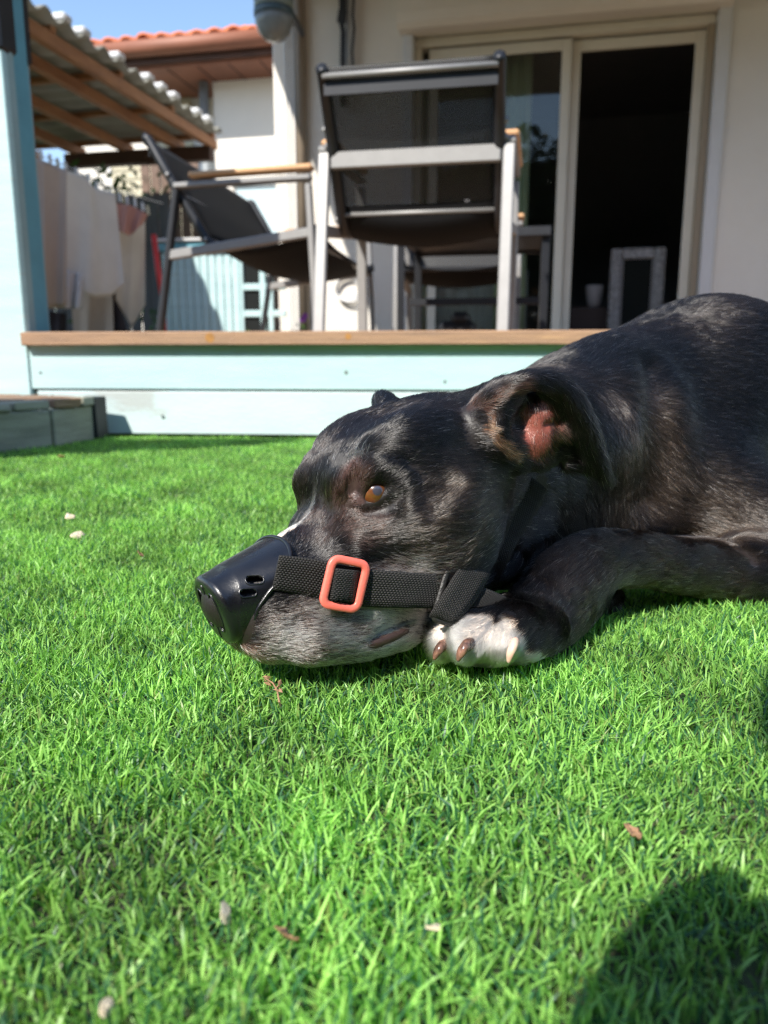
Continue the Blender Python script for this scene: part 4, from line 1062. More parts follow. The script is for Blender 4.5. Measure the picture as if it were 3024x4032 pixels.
# things indoors
MI = thing('framed_mirror', 'ornate silver framed mirror standing on the floor inside the doorway', 'mirror', HS.w(1.0, -.9, DZ))
m0, m1 = hz(2395, 1200, -.75)[0], hz(2612, 1200, -.75)[0]; mz = hz(2500, 975, -.75)[1]; M_ORN = mat('ornate_silver', (.62, .61, .60), .5, metal=.1, col2=(.16, .16, .16), scale=45, bump=1, bscale=70)
box(HS, 'mirror_frame', m0, m0 + .085, -.79, -.75, DZ - .01, mz, M_ORN, MI, .012); box(HS, 'mirror_frame', m1 - .085, m1, -.79, -.75, DZ - .01, mz, M_ORN, MI, .012)
box(HS, 'mirror_frame', m0 + .085, m1 - .085, -.79, -.75, mz - .085, mz, M_ORN, MI, .012); box(HS, 'mirror_frame', m0 + .085, m1 - .085, -.79, -.75, DZ - .01, DZ + .05, M_ORN, MI, .012)
box(HS, 'inner_rim', m0 + .085, m0 + .105, -.785, -.765, DZ + .05, mz - .085, M_STEEL, MI, .003); box(HS, 'inner_rim', m1 - .105, m1 - .085, -.785, -.765, DZ + .05, mz - .085, M_STEEL, MI, .003)
box(HS, 'glass', m0 + .105, m1 - .105, -.785, -.775, DZ + .05, mz - .085, M_DGLASS, MI, 0)
for k in range(9):
    for uu in (m0 + .03, m1 - .03):
        z_ = DZ + .03 + k * (mz - DZ - .06) / 8; rod('scroll', [np.array(HS.w(uu + .022 * math.cos(t), -.745, z_ + .022 * math.sin(t))) for t in np.linspace(0, 5.5, 9)], .006, M_ORN, MI, 6)
bm = bmesh.new(); a_, z_ = hz(2340, 1160, -1.1); pr_ = [(.0, -.11), (.05, -.11), (.065, -.02), (.075, .07), (.07, .075), (.055, .06), (0, .06)]
cx, cy, _ = HS.w(a_, -1.1, 0); rg = []
for r_, h_ in pr_: rg.append([bm.verts.new((cx + max(r_, .001) * math.cos(k / 16 * 6.283), cy + max(r_, .001) * math.sin(k / 16 * 6.283), z_ + h_)) for k in range(16)])
for i in range(len(pr_) - 1):
    for k in range(16): bm.faces.new((rg[i][k], rg[i][(k + 1) % 16], rg[i + 1][(k + 1) % 16], rg[i + 1][k]))
tag(bm_obj('pot', bm, M_WHITEC, None, True), 'small whitish pot in the dark room left of the mirror', 'pot')
box(HS, 'low_shelf', a_ - .45, a_ + .35, -1.5, -.95, DZ - .01, z_ - .112, mat('dark_wood', (.05, .025, .02), .5), None)
tag(bpy.data.objects['low_shelf'], 'low dark wooden shelf under the whitish pot inside the room', 'shelf')

# wall lamp, folded strap and rod
LAMP = thing('wall_lamp', 'round grey green banded lamp hanging at the corner of the house', 'lamp', P(1080, 30, 4.9))
lc_ = P(1078, 30, 4.9); sc_ = 4.9 * .93 / FPX; M_LAMP = mat('lamp_body', (.24, .27, .22), .45, var=.15, scale=20); M_LBAND = mat('lamp_band', (.045, .075, .085), .4); M_LGL = mat('lamp_bowl', (.22, .23, .22), .3, var=.25, scale=10)
def lathe(name, cen, prof, m, parent, n=28):
    bm = bmesh.new(); rg = [[bm.verts.new(Vector(cen + np.array([r_ * math.cos(k / n * 6.2832), r_ * math.sin(k / n * 6.2832), z_]))) for k in range(n)] for r_, z_ in prof]
    for i in range(len(prof) - 1):
        for k in range(n): bm.faces.new((rg[i][k], rg[i][(k + 1) % n], rg[i + 1][(k + 1) % n], rg[i + 1][k]))
    bm.faces.new(rg[0][::-1]); bm.faces.new(rg[-1]); return bm_obj(name, bm, m, parent, True)
R0 = 74 * sc_
lathe('lamp_bowl', lc_, [(.002, -R0 * 1.62), (R0 * .5, -R0 * 1.50), (R0 * .82, -R0 * 1.18), (R0 * .98, -R0 * .75), (R0, -R0 * .45)], M_LGL, LAMP)
lathe('lamp_band', lc_, [(R0 * 1.02, -R0 * .47), (R0 * 1.05, -R0 * .40), (R0 * 1.05, -R0 * .18), (R0 * 1.02, -R0 * .12)], M_LBAND, LAMP)
lathe('lamp_body', lc_, [(R0 * 1.0, -R0 * .12), (R0 * 1.03, R0 * .05), (R0 * 1.0, R0 * .28)], M_LAMP, LAMP)
lathe('lamp_band', lc_, [(R0 * 1.03, R0 * .285), (R0 * 1.03, R0 * .42)], M_LBAND, LAMP)
lathe('lamp_body', lc_, [(R0, R0 * .425), (R0 * .98, R0 * 1.1), (R0 * .6, R0 * 1.5), (R0 * .1, R0 * 1.7)], M_LAMP, LAMP)
bar('lamp_arm', lc_ + np.array([0, 0, R0 * 1.3]), lc_ + np.array([.09, .75, R0 * 1.3]), .03, .03, M_DSTEEL, LAMP)
BR = thing('awning_strap', 'black strap and grey rod hanging down the cream wall left of the door', 'strap', HS.w(hz(1350, 200)[0], .05, 1.6))
sp3 = [HS.hit(x, y, .07) for x, y in ((1348, -60), (1352, 40), (1345, 90), (1352, 130), (1350, 250), (1350, 420))]
for i, (wd_, t_) in enumerate(((.055, .03), (.065, .03), (.035, .02), (.04, .02), (.036, .02))):
    bar('strap_piece', HS.w(sp3[i][0], .07, sp3[i][1]), HS.w(sp3[i + 1][0], .07, sp3[i + 1][1]), wd_, t_, M_BLACKP, BR, tuple(HS.n) + (0,))
rod('rod', [HS.w(hz(1368, y, .07)[0], .07, hz(1368, y, .07)[1]) for y in (-40, 420)], .012, M_STEEL, BR)
rod('cord', [HS.w(hz(x, y, .06)[0], .06, hz(x, y, .06)[1]) for x, y in ((1395, -40), (1388, 60), (1394, 110), (1386, 200), (1392, 300))], .010, M_BLACKP, BR)
# awning over the terrace (above the frame; it shades the wall)
AW = thing('terrace_awning', 'cream terrace awning stretched out above the sliding doors', 'awning', HS.w(0, .1, 2.9))
e_ = HS.hit(1250, 720, 0); sn_ = np.array([SUN.x, SUN.y, SUN.z]); su = sn_[:2] @ HS.u; sdn = sn_[:2] @ HS.n
AZ = 2.85; tt = (AZ - e_[1]) / sn_[2]; AU = e_[0] + su * tt
bm = bmesh.new()
for a_ in (AU, AU + 6.5):
    for d_, z_ in ((.02, AZ + .12), (2.55, AZ), (2.55, AZ + .05), (.02, AZ + .18)): bm.verts.new(HS.w(a_, d_, z_))
bm.verts.ensure_lookup_table()
for f_ in ((0, 1, 2, 3), (4, 5, 6, 7), (0, 1, 5, 4), (1, 2, 6, 5), (2, 3, 7, 6), (3, 0, 4, 7)): bm.faces.new([bm.verts[i] for i in f_])
bm_obj('awning_cloth', bm, M_WHITEC, AW)
for uu in (AU + .4, AU + 5.8): bar('awning_arm', HS.w(uu, .05, AZ - .05), HS.w(uu, 2.4, AZ - .06), .05, .05, M_DSTEEL, AW)
print('awning u', AU, 'shift', su, sdn)
# cable coil on the wall
CO = thing('cable_coil', 'pale coiled cable hanging low on the sunlit house wall', 'cable', HS.w(hz(1370, 1150)[0], .02, .8))
a_, z_ = hz(1372, 1140)
for k in range(3): rod('loop', [HS.w(a_ + .01 * k + (.085 + .012 * k) * math.cos(t), .02 + .015 * k, z_ + (.075 + .01 * k) * math.sin(t)) for t in np.linspace(0, 6.1, 22)], .007, M_TRIM, CO, 6)

# ------------------------------------------------------------------ neighbour's house
NB = Frame(P(700, 300, 9.5)[0], 9.5, 12.0)
NH = thing('neighbour_house', 'white neighbouring house with orange tiled roof and brown eaves', 'house', NB.w(0, 0, GZ))
def nz_(px, py, d=0.0): return NB.hit(px, py, d)
wl = nz_(838, 400)[0]; wr = nz_(1200, 400)[0]; ez = nz_(850, 322)[1]
box(NB, 'wall', wl, wr, -.3, 0, GZ, ez + .3, M_WHITE, NH, .01)
box(NB, 'wall', nz_(150, 400)[0], wl - .01, -1.2, -.5, GZ, ez + .3, M_STUC, NH, .01)
rod('rain_pipe', [NB.w(nz_(808, 500, .03)[0], .03, z_) for z_ in (GZ, ez)], .055, mat('grey_pipe', (.20, .22, .23), .5), NH, 12)
# eave: soffit, fascia, gutter
s0, s1 = nz_(395, 300, .45)[0], wr
g0 = nz_(700, 236, .55); g1 = nz_(700, 168, .55)
box(NB, 'soffit', s0, s1, -1.2, .50, ez, ez + .05, M_EAVE, NH, .005)
for k in range(11): box(NB, 'soffit_joint', s0 + .1 + k * .35, s0 + .112 + k * .35, -.3, .49, ez - .008, ez + .0, M_DRAFT, NH, 0)
box(NB, 'eave_board', nz_(290, 300, .56)[0], s1, .52, .56, g0[1] - .02, g0[1] + .08, M_DRAFT, NH, .004)
bm = bmesh.new(); ga, gb_ = nz_(285, 220, .62)[0], s1; cz = (g0[1] + g1[1]) / 2 + .03; gr = (g1[1] - g0[1]) / 2
tube_bm(bm, [NB.w(ga, .63, cz), NB.w((ga + gb_) / 2, .63, cz), NB.w(gb_, .63, cz)], gr, False, 16); bm_obj('gutter', bm, M_EAVE, NH, True)
# tiles: rows of half-round tiles going up the slope
ROOF = box(NB, 'roof', ga, gb_, -3.0, -2.95, ez, ez + 1.2, M_TILE, NH, 0)
tz0 = g1[1] - .01; sl_ = .36; pitch_ = .20
def tile_mesh():
    bm = bmesh.new(); n = 7; vs = []
    for k, (d_, rr_) in enumerate(((0, .088), (-.38, .068))):
        vs.append([bm.verts.new((rr_ * math.cos(math.pi * i / n), -d_ if False else d_ * -1, rr_ * .75 * math.sin(math.pi * i / n) + (.016 if k == 0 else 0))) for i in range(n + 1)])
    for i in range(n): bm.faces.new((vs[0][i], vs[0][i + 1], vs[1][i + 1], vs[1][i]))
    e0 = [bm.verts.new((v.co.x * .86, v.co.y, v.co.z * .8 - .004)) for v in vs[0]]
    for i in range(n): bm.faces.new((vs[0][i], e0[i], e0[i + 1], vs[0][i + 1]))
    me = bpy.data.meshes.new('roof_tile'); bmesh.ops.recalc_face_normals(bm, faces=bm.faces)
    for f_ in bm.faces: f_.smooth = True
    bm.to_mesh(me); bm.free(); me.materials.append(M_TILE); return me
tm = tile_mesh(); cnt = 0; ang = math.atan2(-HS.u[1], HS.u[0])
inv = world_of(ROOF).inverted()
for r_ in range(5):
    for k in range(int((gb_ - ga) / pitch_)):
        u_ = ga + .06 + k * pitch_ + rng.normal() * .006
        if u_ > nz_(1240, 200)[0]: continue
        o = bpy.data.objects.new('roof_tile', tm); C.objects.link(o)
        o.location = NB.w(u_, .65 - r_ * .33, tz0 + r_ * .33 * sl_ + rng.normal() * .005); o.rotation_euler = (math.atan(sl_), 0, math.radians(-12) + rng.normal() * .03)
        attach(o, ROOF); cnt += 1
bm = bmesh.new(); c4 = [(ga, .6, tz0 - .03), (gb_, .6, tz0 - .03), (gb_, -2.9, tz0 + 3.8 * sl_ - .03), (ga, -2.9, tz0 + 3.8 * sl_ - .03)]
vs = [bm.verts.new(NB.w(*c_)) for c_ in c4] + [bm.verts.new(NB.w(c_[0], c_[1], c_[2] - .05)) for c_ in c4]
for f_ in ((0, 1, 2, 3), (4, 5, 6, 7), (0, 1, 5, 4), (1, 2, 6, 5), (2, 3, 7, 6), (3, 0, 4, 7)): bm.faces.new([vs[i] for i in f_])
bm_obj('roof_deck', bm, M_TILE, ROOF); print('tiles', cnt)
# louvred shutters and window
w0, w1 = nz_(585, 400, -.45)[0], nz_(755, 400, -.45)[0]; wt, wb = nz_(700, 335, -.45)[1], nz_(700, 530, -.45)[1]
WN = box(NB, 'window', w0 - .05, w1 + .10, -.50, -.46, wb - 1.9, wt + .05, M_TRIM, NH, .005)
for k in range(26):
    z_ = wt - .04 - k * .075
    if z_ > wb - 1.85: box(NB, 'slat', w0, w1, -.455, -.43, z_ - .055, z_, M_SHUT, WN, .004)
w2, w3 = nz_(440, 700, -.45)[0], nz_(610, 700, -.45)[0]; wt2 = nz_(560, 640, -.45)[1]; wb2 = nz_(560, 800, -.45)[1]
WN2 = box(NB, 'window', w2 - .05, w3 + .05, -.50, -.46, wb2 - .1, wt2 + .05, M_TRIM, NH, .005)
for k in range(12):
    z_ = wt2 - k * .1
    if z_ > wb2: box(NB, 'slat', w2, w3, -.455, -.43, z_ - .085, z_, M_SHUT, WN2, .004)
a0, z0 = nz_(934, 740); a1, z1 = nz_(1100, 1040)
PW = box(NB, 'pale_window', a0, a1, .0, .03, z1, z0, mat('pale_blue_blind', (.42, .52, .55), .6), NH, .004); box(NB, 'window_head', a0 - .05, a1 + .05, .0, .06, z0, z0 + .08, M_TRIM, PW, .006)

# ------------------------------------------------------------------ fences
FB = Frame(P(650, 800, 7.4)[0], 7.4, 12.0)
FN = thing('brown_fence', 'tall brown plank fence below the white house', 'fence', FB.w(0, 0, GZ))
u_ = FB.hit(560, 800)[0]; ue = FB.hit(1150, 800)[0]; zt = FB.hit(650, 612)[1]; bd0 = None
while u_ < ue:
    w_ = .085; z1 = zt + rng.normal() * .012
    box(FB, 'plank', u_, u_ + w_, -.02 + rng.normal() * .004, .0 + rng.normal() * .004, GZ, z1 if u_ < FB.hit(770, 800)[0] else FB.hit(900, 1090)[1], M_FENCE, FN, .004); u_ += .095
FG = Frame(P(450, 900, 6.2)[0], 6.2, 12.0)
FN2 = thing('grey_fence', 'dark grey weathered plank fence behind the hanging laundry', 'fence', FG.w(0, 0, GZ))
u_ = FG.hit(100, 800)[0]; ue = FG.hit(672, 1000)[0]; zt = FG.hit(560, 770)[1]
while u_ < ue:
    box(FG, 'plank', u_, u_ + .085, -.02 + rng.normal() * .003, .0 + rng.normal() * .003, GZ, zt + rng.normal() * .02, M_GFENCE, FN2, .004); u_ += .093
# ------------------------------------------------------------------ blue cabinet with window
CB = Frame(P(760, 1000, 5.1)[0], 5.1, 8.0)
CAB = thing('garden_cabinet', 'pale blue boarded garden cabinet with white rimmed flat top', 'cabinet', CB.w(0, 0, GZ))
c0 = CB.hit(640, 1100)[0]; c1 = CB.hit(942, 1100)[0]; ct = CB.hit(800, 952)[1]
u_ = c0; n_ = 10; wdt = (c1 - c0) / n_
for k in range(n_): box(CB, 'board', u_ + .003, u_ + wdt - .003, -.02, .0 + rng.normal() * .0015, GZ, ct - .06, M_PALE, CAB, .003); u_ += wdt
box(CB, 'cabinet_side', c0 - .002, c0 + .02, -.6, -.021, GZ, ct - .06, M_TEAL, CAB); box(CB, 'cabinet_side', c1 - .02, c1, -.6, -.021, GZ, ct - .06, M_PALE, CAB)
box(CB, 'top_band', c0 - .02, c1 + .01, -.6, .03, ct - .055, ct - .004, M_TEAL, CAB, .004); box(CB, 'lid', c0 - .04, CB.hit(925, 950)[0], -.62, .05, ct, ct + .018, M_TRIM, CAB, .004)
WF = thing('window_frame_panel', 'old pale blue window frame with small dark panes beside the blue cabinet', 'window', CB.w(c1, 0, GZ))
p0, p1 = CB.hit(946, 1100, .0)[0], CB.hit(1062, 1100, .0)[0]; zs = [CB.hit(1000, y)[1] for y in (1040, 1130, 1235, 1330)]
box(CB, 'pane', p0 + .02, p1 - .02, -.012, -.008, zs[3] - .1, zs[0] + .1, M_DGLASS, WF, 0)
pm = CB.hit(1023, 1100)[0]
for uu, ww in ((p0, .02), (pm, .036), (p1 - .01, .03)): box(CB, 'upright', uu, uu + ww, -.02, .012, GZ, zs[0] + .12, M_PALE, WF, .003)
for z_ in zs[1:3]: box(CB, 'glazing_bar', p0 + .02, pm, -.018, .010, z_ - .02, z_ + .02, M_PALE, WF, .003); box(CB, 'glazing_bar', pm + .036, p1 + .10, -.018, .010, z_ - .02, z_ + .02, M_PALE, WF, .003)
BT = thing('broom', 'red broom leaning by the blue cabinet', 'broom', P(640, 1290, 4.9))
rod('handle', [P(606, 925, 5.0), P(622, 1060, 4.97), P(645, 1200, 4.94)], .017, M_RED, BT); rod('handle_foot', [P(645, 1200, 4.94), P(652, 1320, 4.92)], .010, M_RED, BT)
# ------------------------------------------------------------------ clothes shelter roof
RZ = P(840, 585, 7.0)[2]
SH = thing('shelter_roof', 'corrugated lean-to roof on orange brown rafters above the laundry', 'shelter', (-1.5, 5.5, GZ))
def at_z(px, py, z): r = ray(px, py); t = (z - CAMH) / r[2]; return CAM + r * t
hdir = np.array([-HS.n[0], -HS.n[1], 0.0]); udir = np.array([HS.u[0], HS.u[1], 0.0])
r1a = at_z(120, 115, RZ); r1b = at_z(835, 567, RZ)
base = r1b; Lr = (r1b - r1a) @ hdir + 2.1
offs = [0.0]
for px, py in ((610, 520), (510, 590), (345, 612)): p = at_z(px, py, RZ); offs.append(float((p - base) @ udir))
sp_c = np.mean([o_ / (i + 1) for i, o_ in enumerate(offs[1:])]) if True else -.5
print('rafters', offs)
for o_ in offs[:4] + [offs[3] - .45, offs[3] - .9, offs[3] - 1.4]:
    e1 = base + udir * o_; bar('rafter', e1 - hdir * Lr + np.array([0, 0, 0]), e1 + hdir * .05, .055, .075, M_RAFT, SH, bev=.004)
for k in range(7):
    e1 = base - hdir * (Lr * k / 6.2 + .02) + np.array([0, 0, .058]); bar('purlin', e1 + udir * .03, e1 + udir * (offs[3] - 1.6), .05, .035, M_RAFT, SH, bev=.003)
bar('end_beam', base + udir * .02 + np.array([0, 0, -.085]) - hdir * .05, base + udir * (offs[3] - .1) + np.array([0, 0, -.085]) - hdir * .05, .09, .11, M_DRAFT, SH, bev=.005)
for o_ in (offs[3] - .1,): bar('shelter_post', base + udir * o_ + np.array([0, 0, -.1]), base + udir * o_ + np.array([0, 0, -RZ]), .08, .08, M_DRAFT, SH, (1, 0, 0))
nx_, per = 150, .19; bm = bmesh.new(); R_ = []
for i in range(nx_ + 1):
    t = i / nx_ * (Lr + .12); h_ = .025 * math.sin(t * 6.283 / per); a = base - hdir * (t - .06) + np.array([0, 0, .105 + h_])
    R_.append([bm.verts.new(Vector(a + udir * .07)), bm.verts.new(Vector(a + udir * (offs[3] - 1.7)))])
for i in range(nx_): bm.faces.new((R_[i][0], R_[i + 1][0], R_[i + 1][1], R_[i][1]))
o = bm_obj('corrugated_sheet', bm, M_SHEET, SH, True); so2 = o.modifiers.new('t', 'SOLIDIFY'); so2.thickness = .012
for px, py in ((135, 62), (262, 165), (358, 222), (470, 297), (540, 338), (640, 400), (705, 432), (785, 468)):
    p = at_z(px, py + 8, RZ + .12); k_ = round(((base - p) @ hdir + .06) / per - .25); t_ = (k_ + .25) * per; p = base - hdir * (t_ - .06) + np.array([0, 0, .137])
    bar('lit_ridge_end', p + udir * .080, p + udir * -.02, .085, .045, M_TRIM, SH, bev=.012)  # white blocks stand for the sunlit ends of the corrugation
# ------------------------------------------------------------------ laundry
def cloth(name, top, bot, Y0, Y1, m, label, cat, folds=5, amp=.02, nu=40, nv=24, group=None):
    tx = np.linspace(0, 1, len(top)); bx = np.linspace(0, 1, len(bot)); V, Fc = [], []
    for i in range(nu + 1):
        u_ = i / nu; tp_ = [np.interp(u_, tx, [p[k] for p in top]) for k in (0, 1)]; bp_ = [np.interp(u_, bx, [p[k] for p in bot]) for k in (0, 1)]
        for j in range(nv + 1):
            v_ = j / nv; x = tp_[0] + (bp_[0] - tp_[0]) * v_; y = tp_[1] + (bp_[1] - tp_[1]) * v_
            Y = Y0 + (Y1 - Y0) * u_ + amp * (.4 + .6 * v_) * (math.sin(u_ * folds * 6.283 + 1.3 * v_) + .22 * math.sin(u_ * folds * 14 + 3 * v_ + 1))
            V.append(P(x, y, Y))
    for i in range(nu):
        for j in range(nv): a = i * (nv + 1) + j; Fc.append((a, a + 1, a + nv + 2, a + nv + 1))
    o = mesh_obj(name, V, Fc, m, None, True); s2 = o.modifiers.new('t', 'SOLIDIFY'); s2.thickness = .004; tag(o, label, cat, group); return o
GL = 'laundry on the line'
cloth('sheet', [(120, 610), (180, 635), (262, 668)], [(130, 1190), (200, 1215), (262, 1205)], 4.0, 4.2, M_BEIGEC, 'long beige sheet at the left end of the laundry line', 'sheet', 1.6, .022, group=GL)
cloth('shirt', [(258, 668), (330, 690), (372, 738), (455, 760)], [(240, 1090), (310, 1150), (380, 1172), (440, 1165), (490, 1120)], 4.3, 4.6, M_CREAMC, 'wide cream shirt with scalloped hem in the middle of the line', 'shirt', 1.3, .020, group=GL)
cloth('trousers', [(275, 1100), (440, 1120)], [(290, 1330), (448, 1330)], 4.65, 4.7, M_BEIGEC, 'beige trouser legs hanging below the cream shirt', 'trousers', 1.5, .02, group=GL)
cloth('blouse', [(475, 850), (520, 860), (572, 870)], [(455, 1180), (520, 1290), (572, 1200)], 4.75, 4.95, M_BLOUSE, 'narrow cream blouse with pointed hem right of the shirt', 'blouse', 1.2, .016, group=GL)
cloth('towel', [(458, 800), (520, 810), (582, 845)], [(462, 905), (510, 928), (565, 880)], 4.62, 4.72, M_PINKC, 'small dusty pink towel hanging over the cream blouse', 'towel', 2, .02, group=GL)
cloth('vest', [(248, 700), (300, 720)], [(250, 1090), (300, 1110)], 4.45, 4.5, M_WHITEC, 'thin white vest half hidden behind the cream shirt', 'vest', 2, .02, group=GL)
cloth('pillowcase', [(195, 1050), (330, 1080)], [(200, 1215), (325, 1215)], 4.25, 4.35, M_WHITEC, 'crumpled white pillowcase hanging low under the beige sheet', 'pillowcase', 3, .03, group=GL)
cloth('sock', [(190, 1225), (262, 1235)], [(195, 1330), (258, 1330)], 4.3, 4.35, M_DARKC, 'dark purple sock at the foot of the laundry', 'sock', 1, .02, group=GL)
cloth('apron', [(432, 1150), (462, 1160)], [(440, 1330), (510, 1330)], 4.75, 4.8, M_DARKC, 'black apron hanging between the trousers and the blouse', 'apron', 1, .02, group=GL)
LN = thing('clothes_line', 'clothes line with pegs running above the laundry', 'clothes line', P(300, 680, 4.4))
rod('line', [P(60, 570, 3.9), P(262, 655, 4.35), P(460, 752, 4.7), P(640, 800, 5.0)], .003, M_TRIM, LN, 6)
for i, (x, y, Yd) in enumerate([(160, 610, 4.0), (195, 625, 4.1), (225, 640, 4.2), (255, 655, 4.3), (300, 678, 4.4), (345, 700, 4.5), (380, 735, 4.55), (430, 748, 4.65), (470, 780, 4.68), (500, 790, 4.7), (530, 800, 4.72), (560, 815, 4.75), (580, 830, 4.8)]):
    bar('peg', P(x, y - 18, Yd - .01), P(x + 4, y + 16, Yd - .012), .014, .02, [M_TRIM, M_TRIM, M_SHUT, M_TRIM, M_WHITEC][i % 5], LN, (0, 1, 0), .003)
# ------------------------------------------------------------------ garden seats: low armchairs and a bench
def seat(name, label, cat, o, yaw, width, group=None, dark=False):
    """o: world point on the deck under the near/left rear pivot; yaw: direction faced (deg, 0 = away from camera); built along its own axes"""
    a = math.radians(yaw); fw = np.array([math.sin(a), math.cos(a), 0]); lt = np.array([math.cos(a), -math.sin(a), 0]); o = np.asarray(o, float)
    T = thing(name, label, cat, o, group)
    def q(x, y, z): return o + lt * x + fw * y + np.array([0, 0, z])
    upv = tuple(lt); W_ = width
    for x in (0, W_):
        bar('leg', q(x, -.105, 0), q(x, -.005, .545), .035, .022, M_DSTEEL if dark else M_STEEL, T, tuple(fw), .004)  # dark bench legs: shade on the steel put into the colour
        bar('leg', q(x, .515, 0), q(x, .490, .548), .035, .022, M_STEEL, T, tuple(fw), .004)
        at_ = bar('arm_tube', q(x, -.012, .556), q(x, .502, .570), .040, .020, M_STEEL, T, bev=.005)
        bar('armrest', q(x, .05, .590), q(x, .508, .603), .052, .020, M_TEAK, at_, bev=.006)
        bar('seat_rail', q(x, -.045, .315), q(x, .50, .385), .030, .034, M_STEEL, T, bev=.004)
        xi = x + (.028 if x == 0 else -.028)
        sd1 = rod('back_rail', [q(xi, -.132, .735), q(xi, -.118, .73), q(xi, -.02, .56), q(xi, .09, .375), q(xi, .13, .345), q(xi, .20, .345), q(xi, .52, .400)], .018, M_DSTEEL, T, 8)
        for z_, y_ in ((.562, -.008), (.60, -.035), (.37, .10), (.34, .17)): rod('bolt', [q(xi + (-.016 if x == 0 else .016), y_, z_), q(xi + (.018 if x else -.018), y_ - .012, z_)], .009, M_STEEL, T, 8)
    bar('rear_bar', q(.022, -.012, .520), q(W_ - .022, -.012, .520), .020, .048, M_STEEL, T, bev=.004)
    bar('front_bar', q(.02, .495, .368), q(W_ - .02, .495, .368), .03, .020, M_DSTEEL, T, bev=.004)
    rod('cross_rod', [q(.03, -.130, .715), q(W_ - .03, -.130, .715)], .008, M_STEEL, T, 8)
    rod('cross_rod', [q(.03, .080, .382), q(W_ - .03, .080, .382)], .007, M_STEEL, T, 8)
    # sling: back and seat in one piece
    pf = [(-.131, .738), (-.070, .64), (.0, .53), (.06, .425), (.10, .365), (.15, .340), (.25, .335), (.38, .355), (.50, .388), (.525, .386)]
    q_ = spline([(y, z, 0) for y, z in pf], [0] * len(pf), 4); V, Fc = [], []; nu = 12
    for i in range(len(q_)):
        for j in range(nu + 1):
            u_ = j / nu; sag = .030 * math.sin(math.pi * u_) * (1 if q_[i, 1] < .4 else .35)
            V.append(q(.03 + (W_ - .06) * u_, q_[i, 0] + (0 if q_[i, 1] < .4 else sag * .6), q_[i, 1] - (sag if q_[i, 1] < .4 else 0)))
    for i in range(len(q_) - 1):
        for j in range(nu): a_ = i * (nu + 1) + j; Fc.append((a_, a_ + 1, a_ + nu + 2, a_ + nu + 1))
    s = mesh_obj('sling', V, Fc, [M_SLING, M_SEAT], T, True, [1 if q_[i, 1] < .41 else 0 for i in range(len(q_) - 1) for j in range(nu)]); md = s.modifiers.new('t', 'SOLIDIFY'); md.thickness = .0016
    # hem over the top rail
    bar('hem', q(.03, -.116, .688), q(W_ - .03, -.116, .688), .005, .040, M_DSTEEL, T, bev=.001)
    for x in (0, W_):
        for y_ in (-.105, .515): bar('foot', q(x, y_, -.002), q(x, y_, .012), .044, .026, M_BLACKP, T, tuple(fw), .003)
    return T
A1 = P(1283, 640, 2.50); A1 = np.array([A1[0], 2.50, DZ]); 
seat('armchair', 'grey steel armchair with black mesh sling seen from behind, nearest the camera', 'chair', (A1[0] - .002, 2.50, DZ - .004), 11, .550)
B1 = P(700, 730, 3.0)
seat('garden_bench', 'two seat black mesh garden bench in profile in front of the laundry', 'bench', (B1[0], 3.0, DZ - .004), 90 - (-8.7) if False else 98.7 - 0, 1.26) if False else None
# the bench faces right: its width runs into the depth
def bench():
    return seat('garden_bench', 'two seat black mesh bench seen in profile beside the laundry', 'bench', (B1[0] + .19, 3.0 + 1.245, DZ - .004), 98.7, 1.26, dark=True)
bench()
C1 = P(2085, 900, 3.95)
seat('armchair', 'grey steel armchair behind the low table facing the camera, its wooden arm showing right', 'chair', (C1[0], 4.35, DZ - .004), 188, .58)
# table
TB = thing('low_table', 'low black garden table between the armchairs', 'table', (.35, 3.5, DZ))
tq = np.array([P(1560, 935, 3.30)[0], 3.32]); ta = math.radians(11); tl = np.array([math.cos(ta), -math.sin(ta)]); tf = np.array([math.sin(ta), math.cos(ta)])
def tp3(x, y, z): p = tq + tl * x + tf * y; return np.array([p[0], p[1], DZ + z])
for k in range(5): bar('slat', tp3(.0, .03 + k * .105, .43), tp3(.62, .03 + k * .105, .43), .095, .02, M_DSTEEL, TB, bev=.003)
bar('rim', tp3(0, -.03, .425), tp3(.62, -.03, .425), .02, .035, M_DSTEEL, TB); bar('rim', tp3(0, .50, .425), tp3(.62, .50, .425), .02, .035, M_DSTEEL, TB)
for x in (.02, .60):
    for y in (0, .47): bar('leg', tp3(x, y, -.004), tp3(x, y, .415), .03, .03, M_DSTEEL, TB, (1, 0, 0))
bar('stretcher', tp3(.02, .23, .18), tp3(.60, .23, .18), .02, .03, M_DSTEEL, TB)
def bottle(name, px, Y, prof, m, label, cat):
    p = P(px, 1000, Y); return tag(lathe(name, np.array([p[0], Y, DZ + .441]), prof, m, None, 16), label, cat)
bottle('bottle', 1836, 3.45, [(.022, 0), (.024, .02), (.024, .075), (.010, .11), (.009, .135), (.011, .14), (.011, .15)], M_WHITEC, 'small white bottle with yellow foot on the low table', 'bottle')
p_ = P(1832, 1000, 3.40); tag(lathe('lemon', np.array([p_[0] + .0, 3.36, DZ + .441]), [(.004, 0), (.020, .006), (.029, .022), (.024, .040), (.006, .052)], mat('lemon_skin', (.62, .55, .10), .5), None, 14), 'yellow lemon lying at the edge of the low table', 'lemon')
bottle('glass', 1745, 3.55, [(.024, 0), (.028, .1), (.026, .1), (.022, .006)], M_GLASS, 'empty drinking glass on the low table', 'glass')
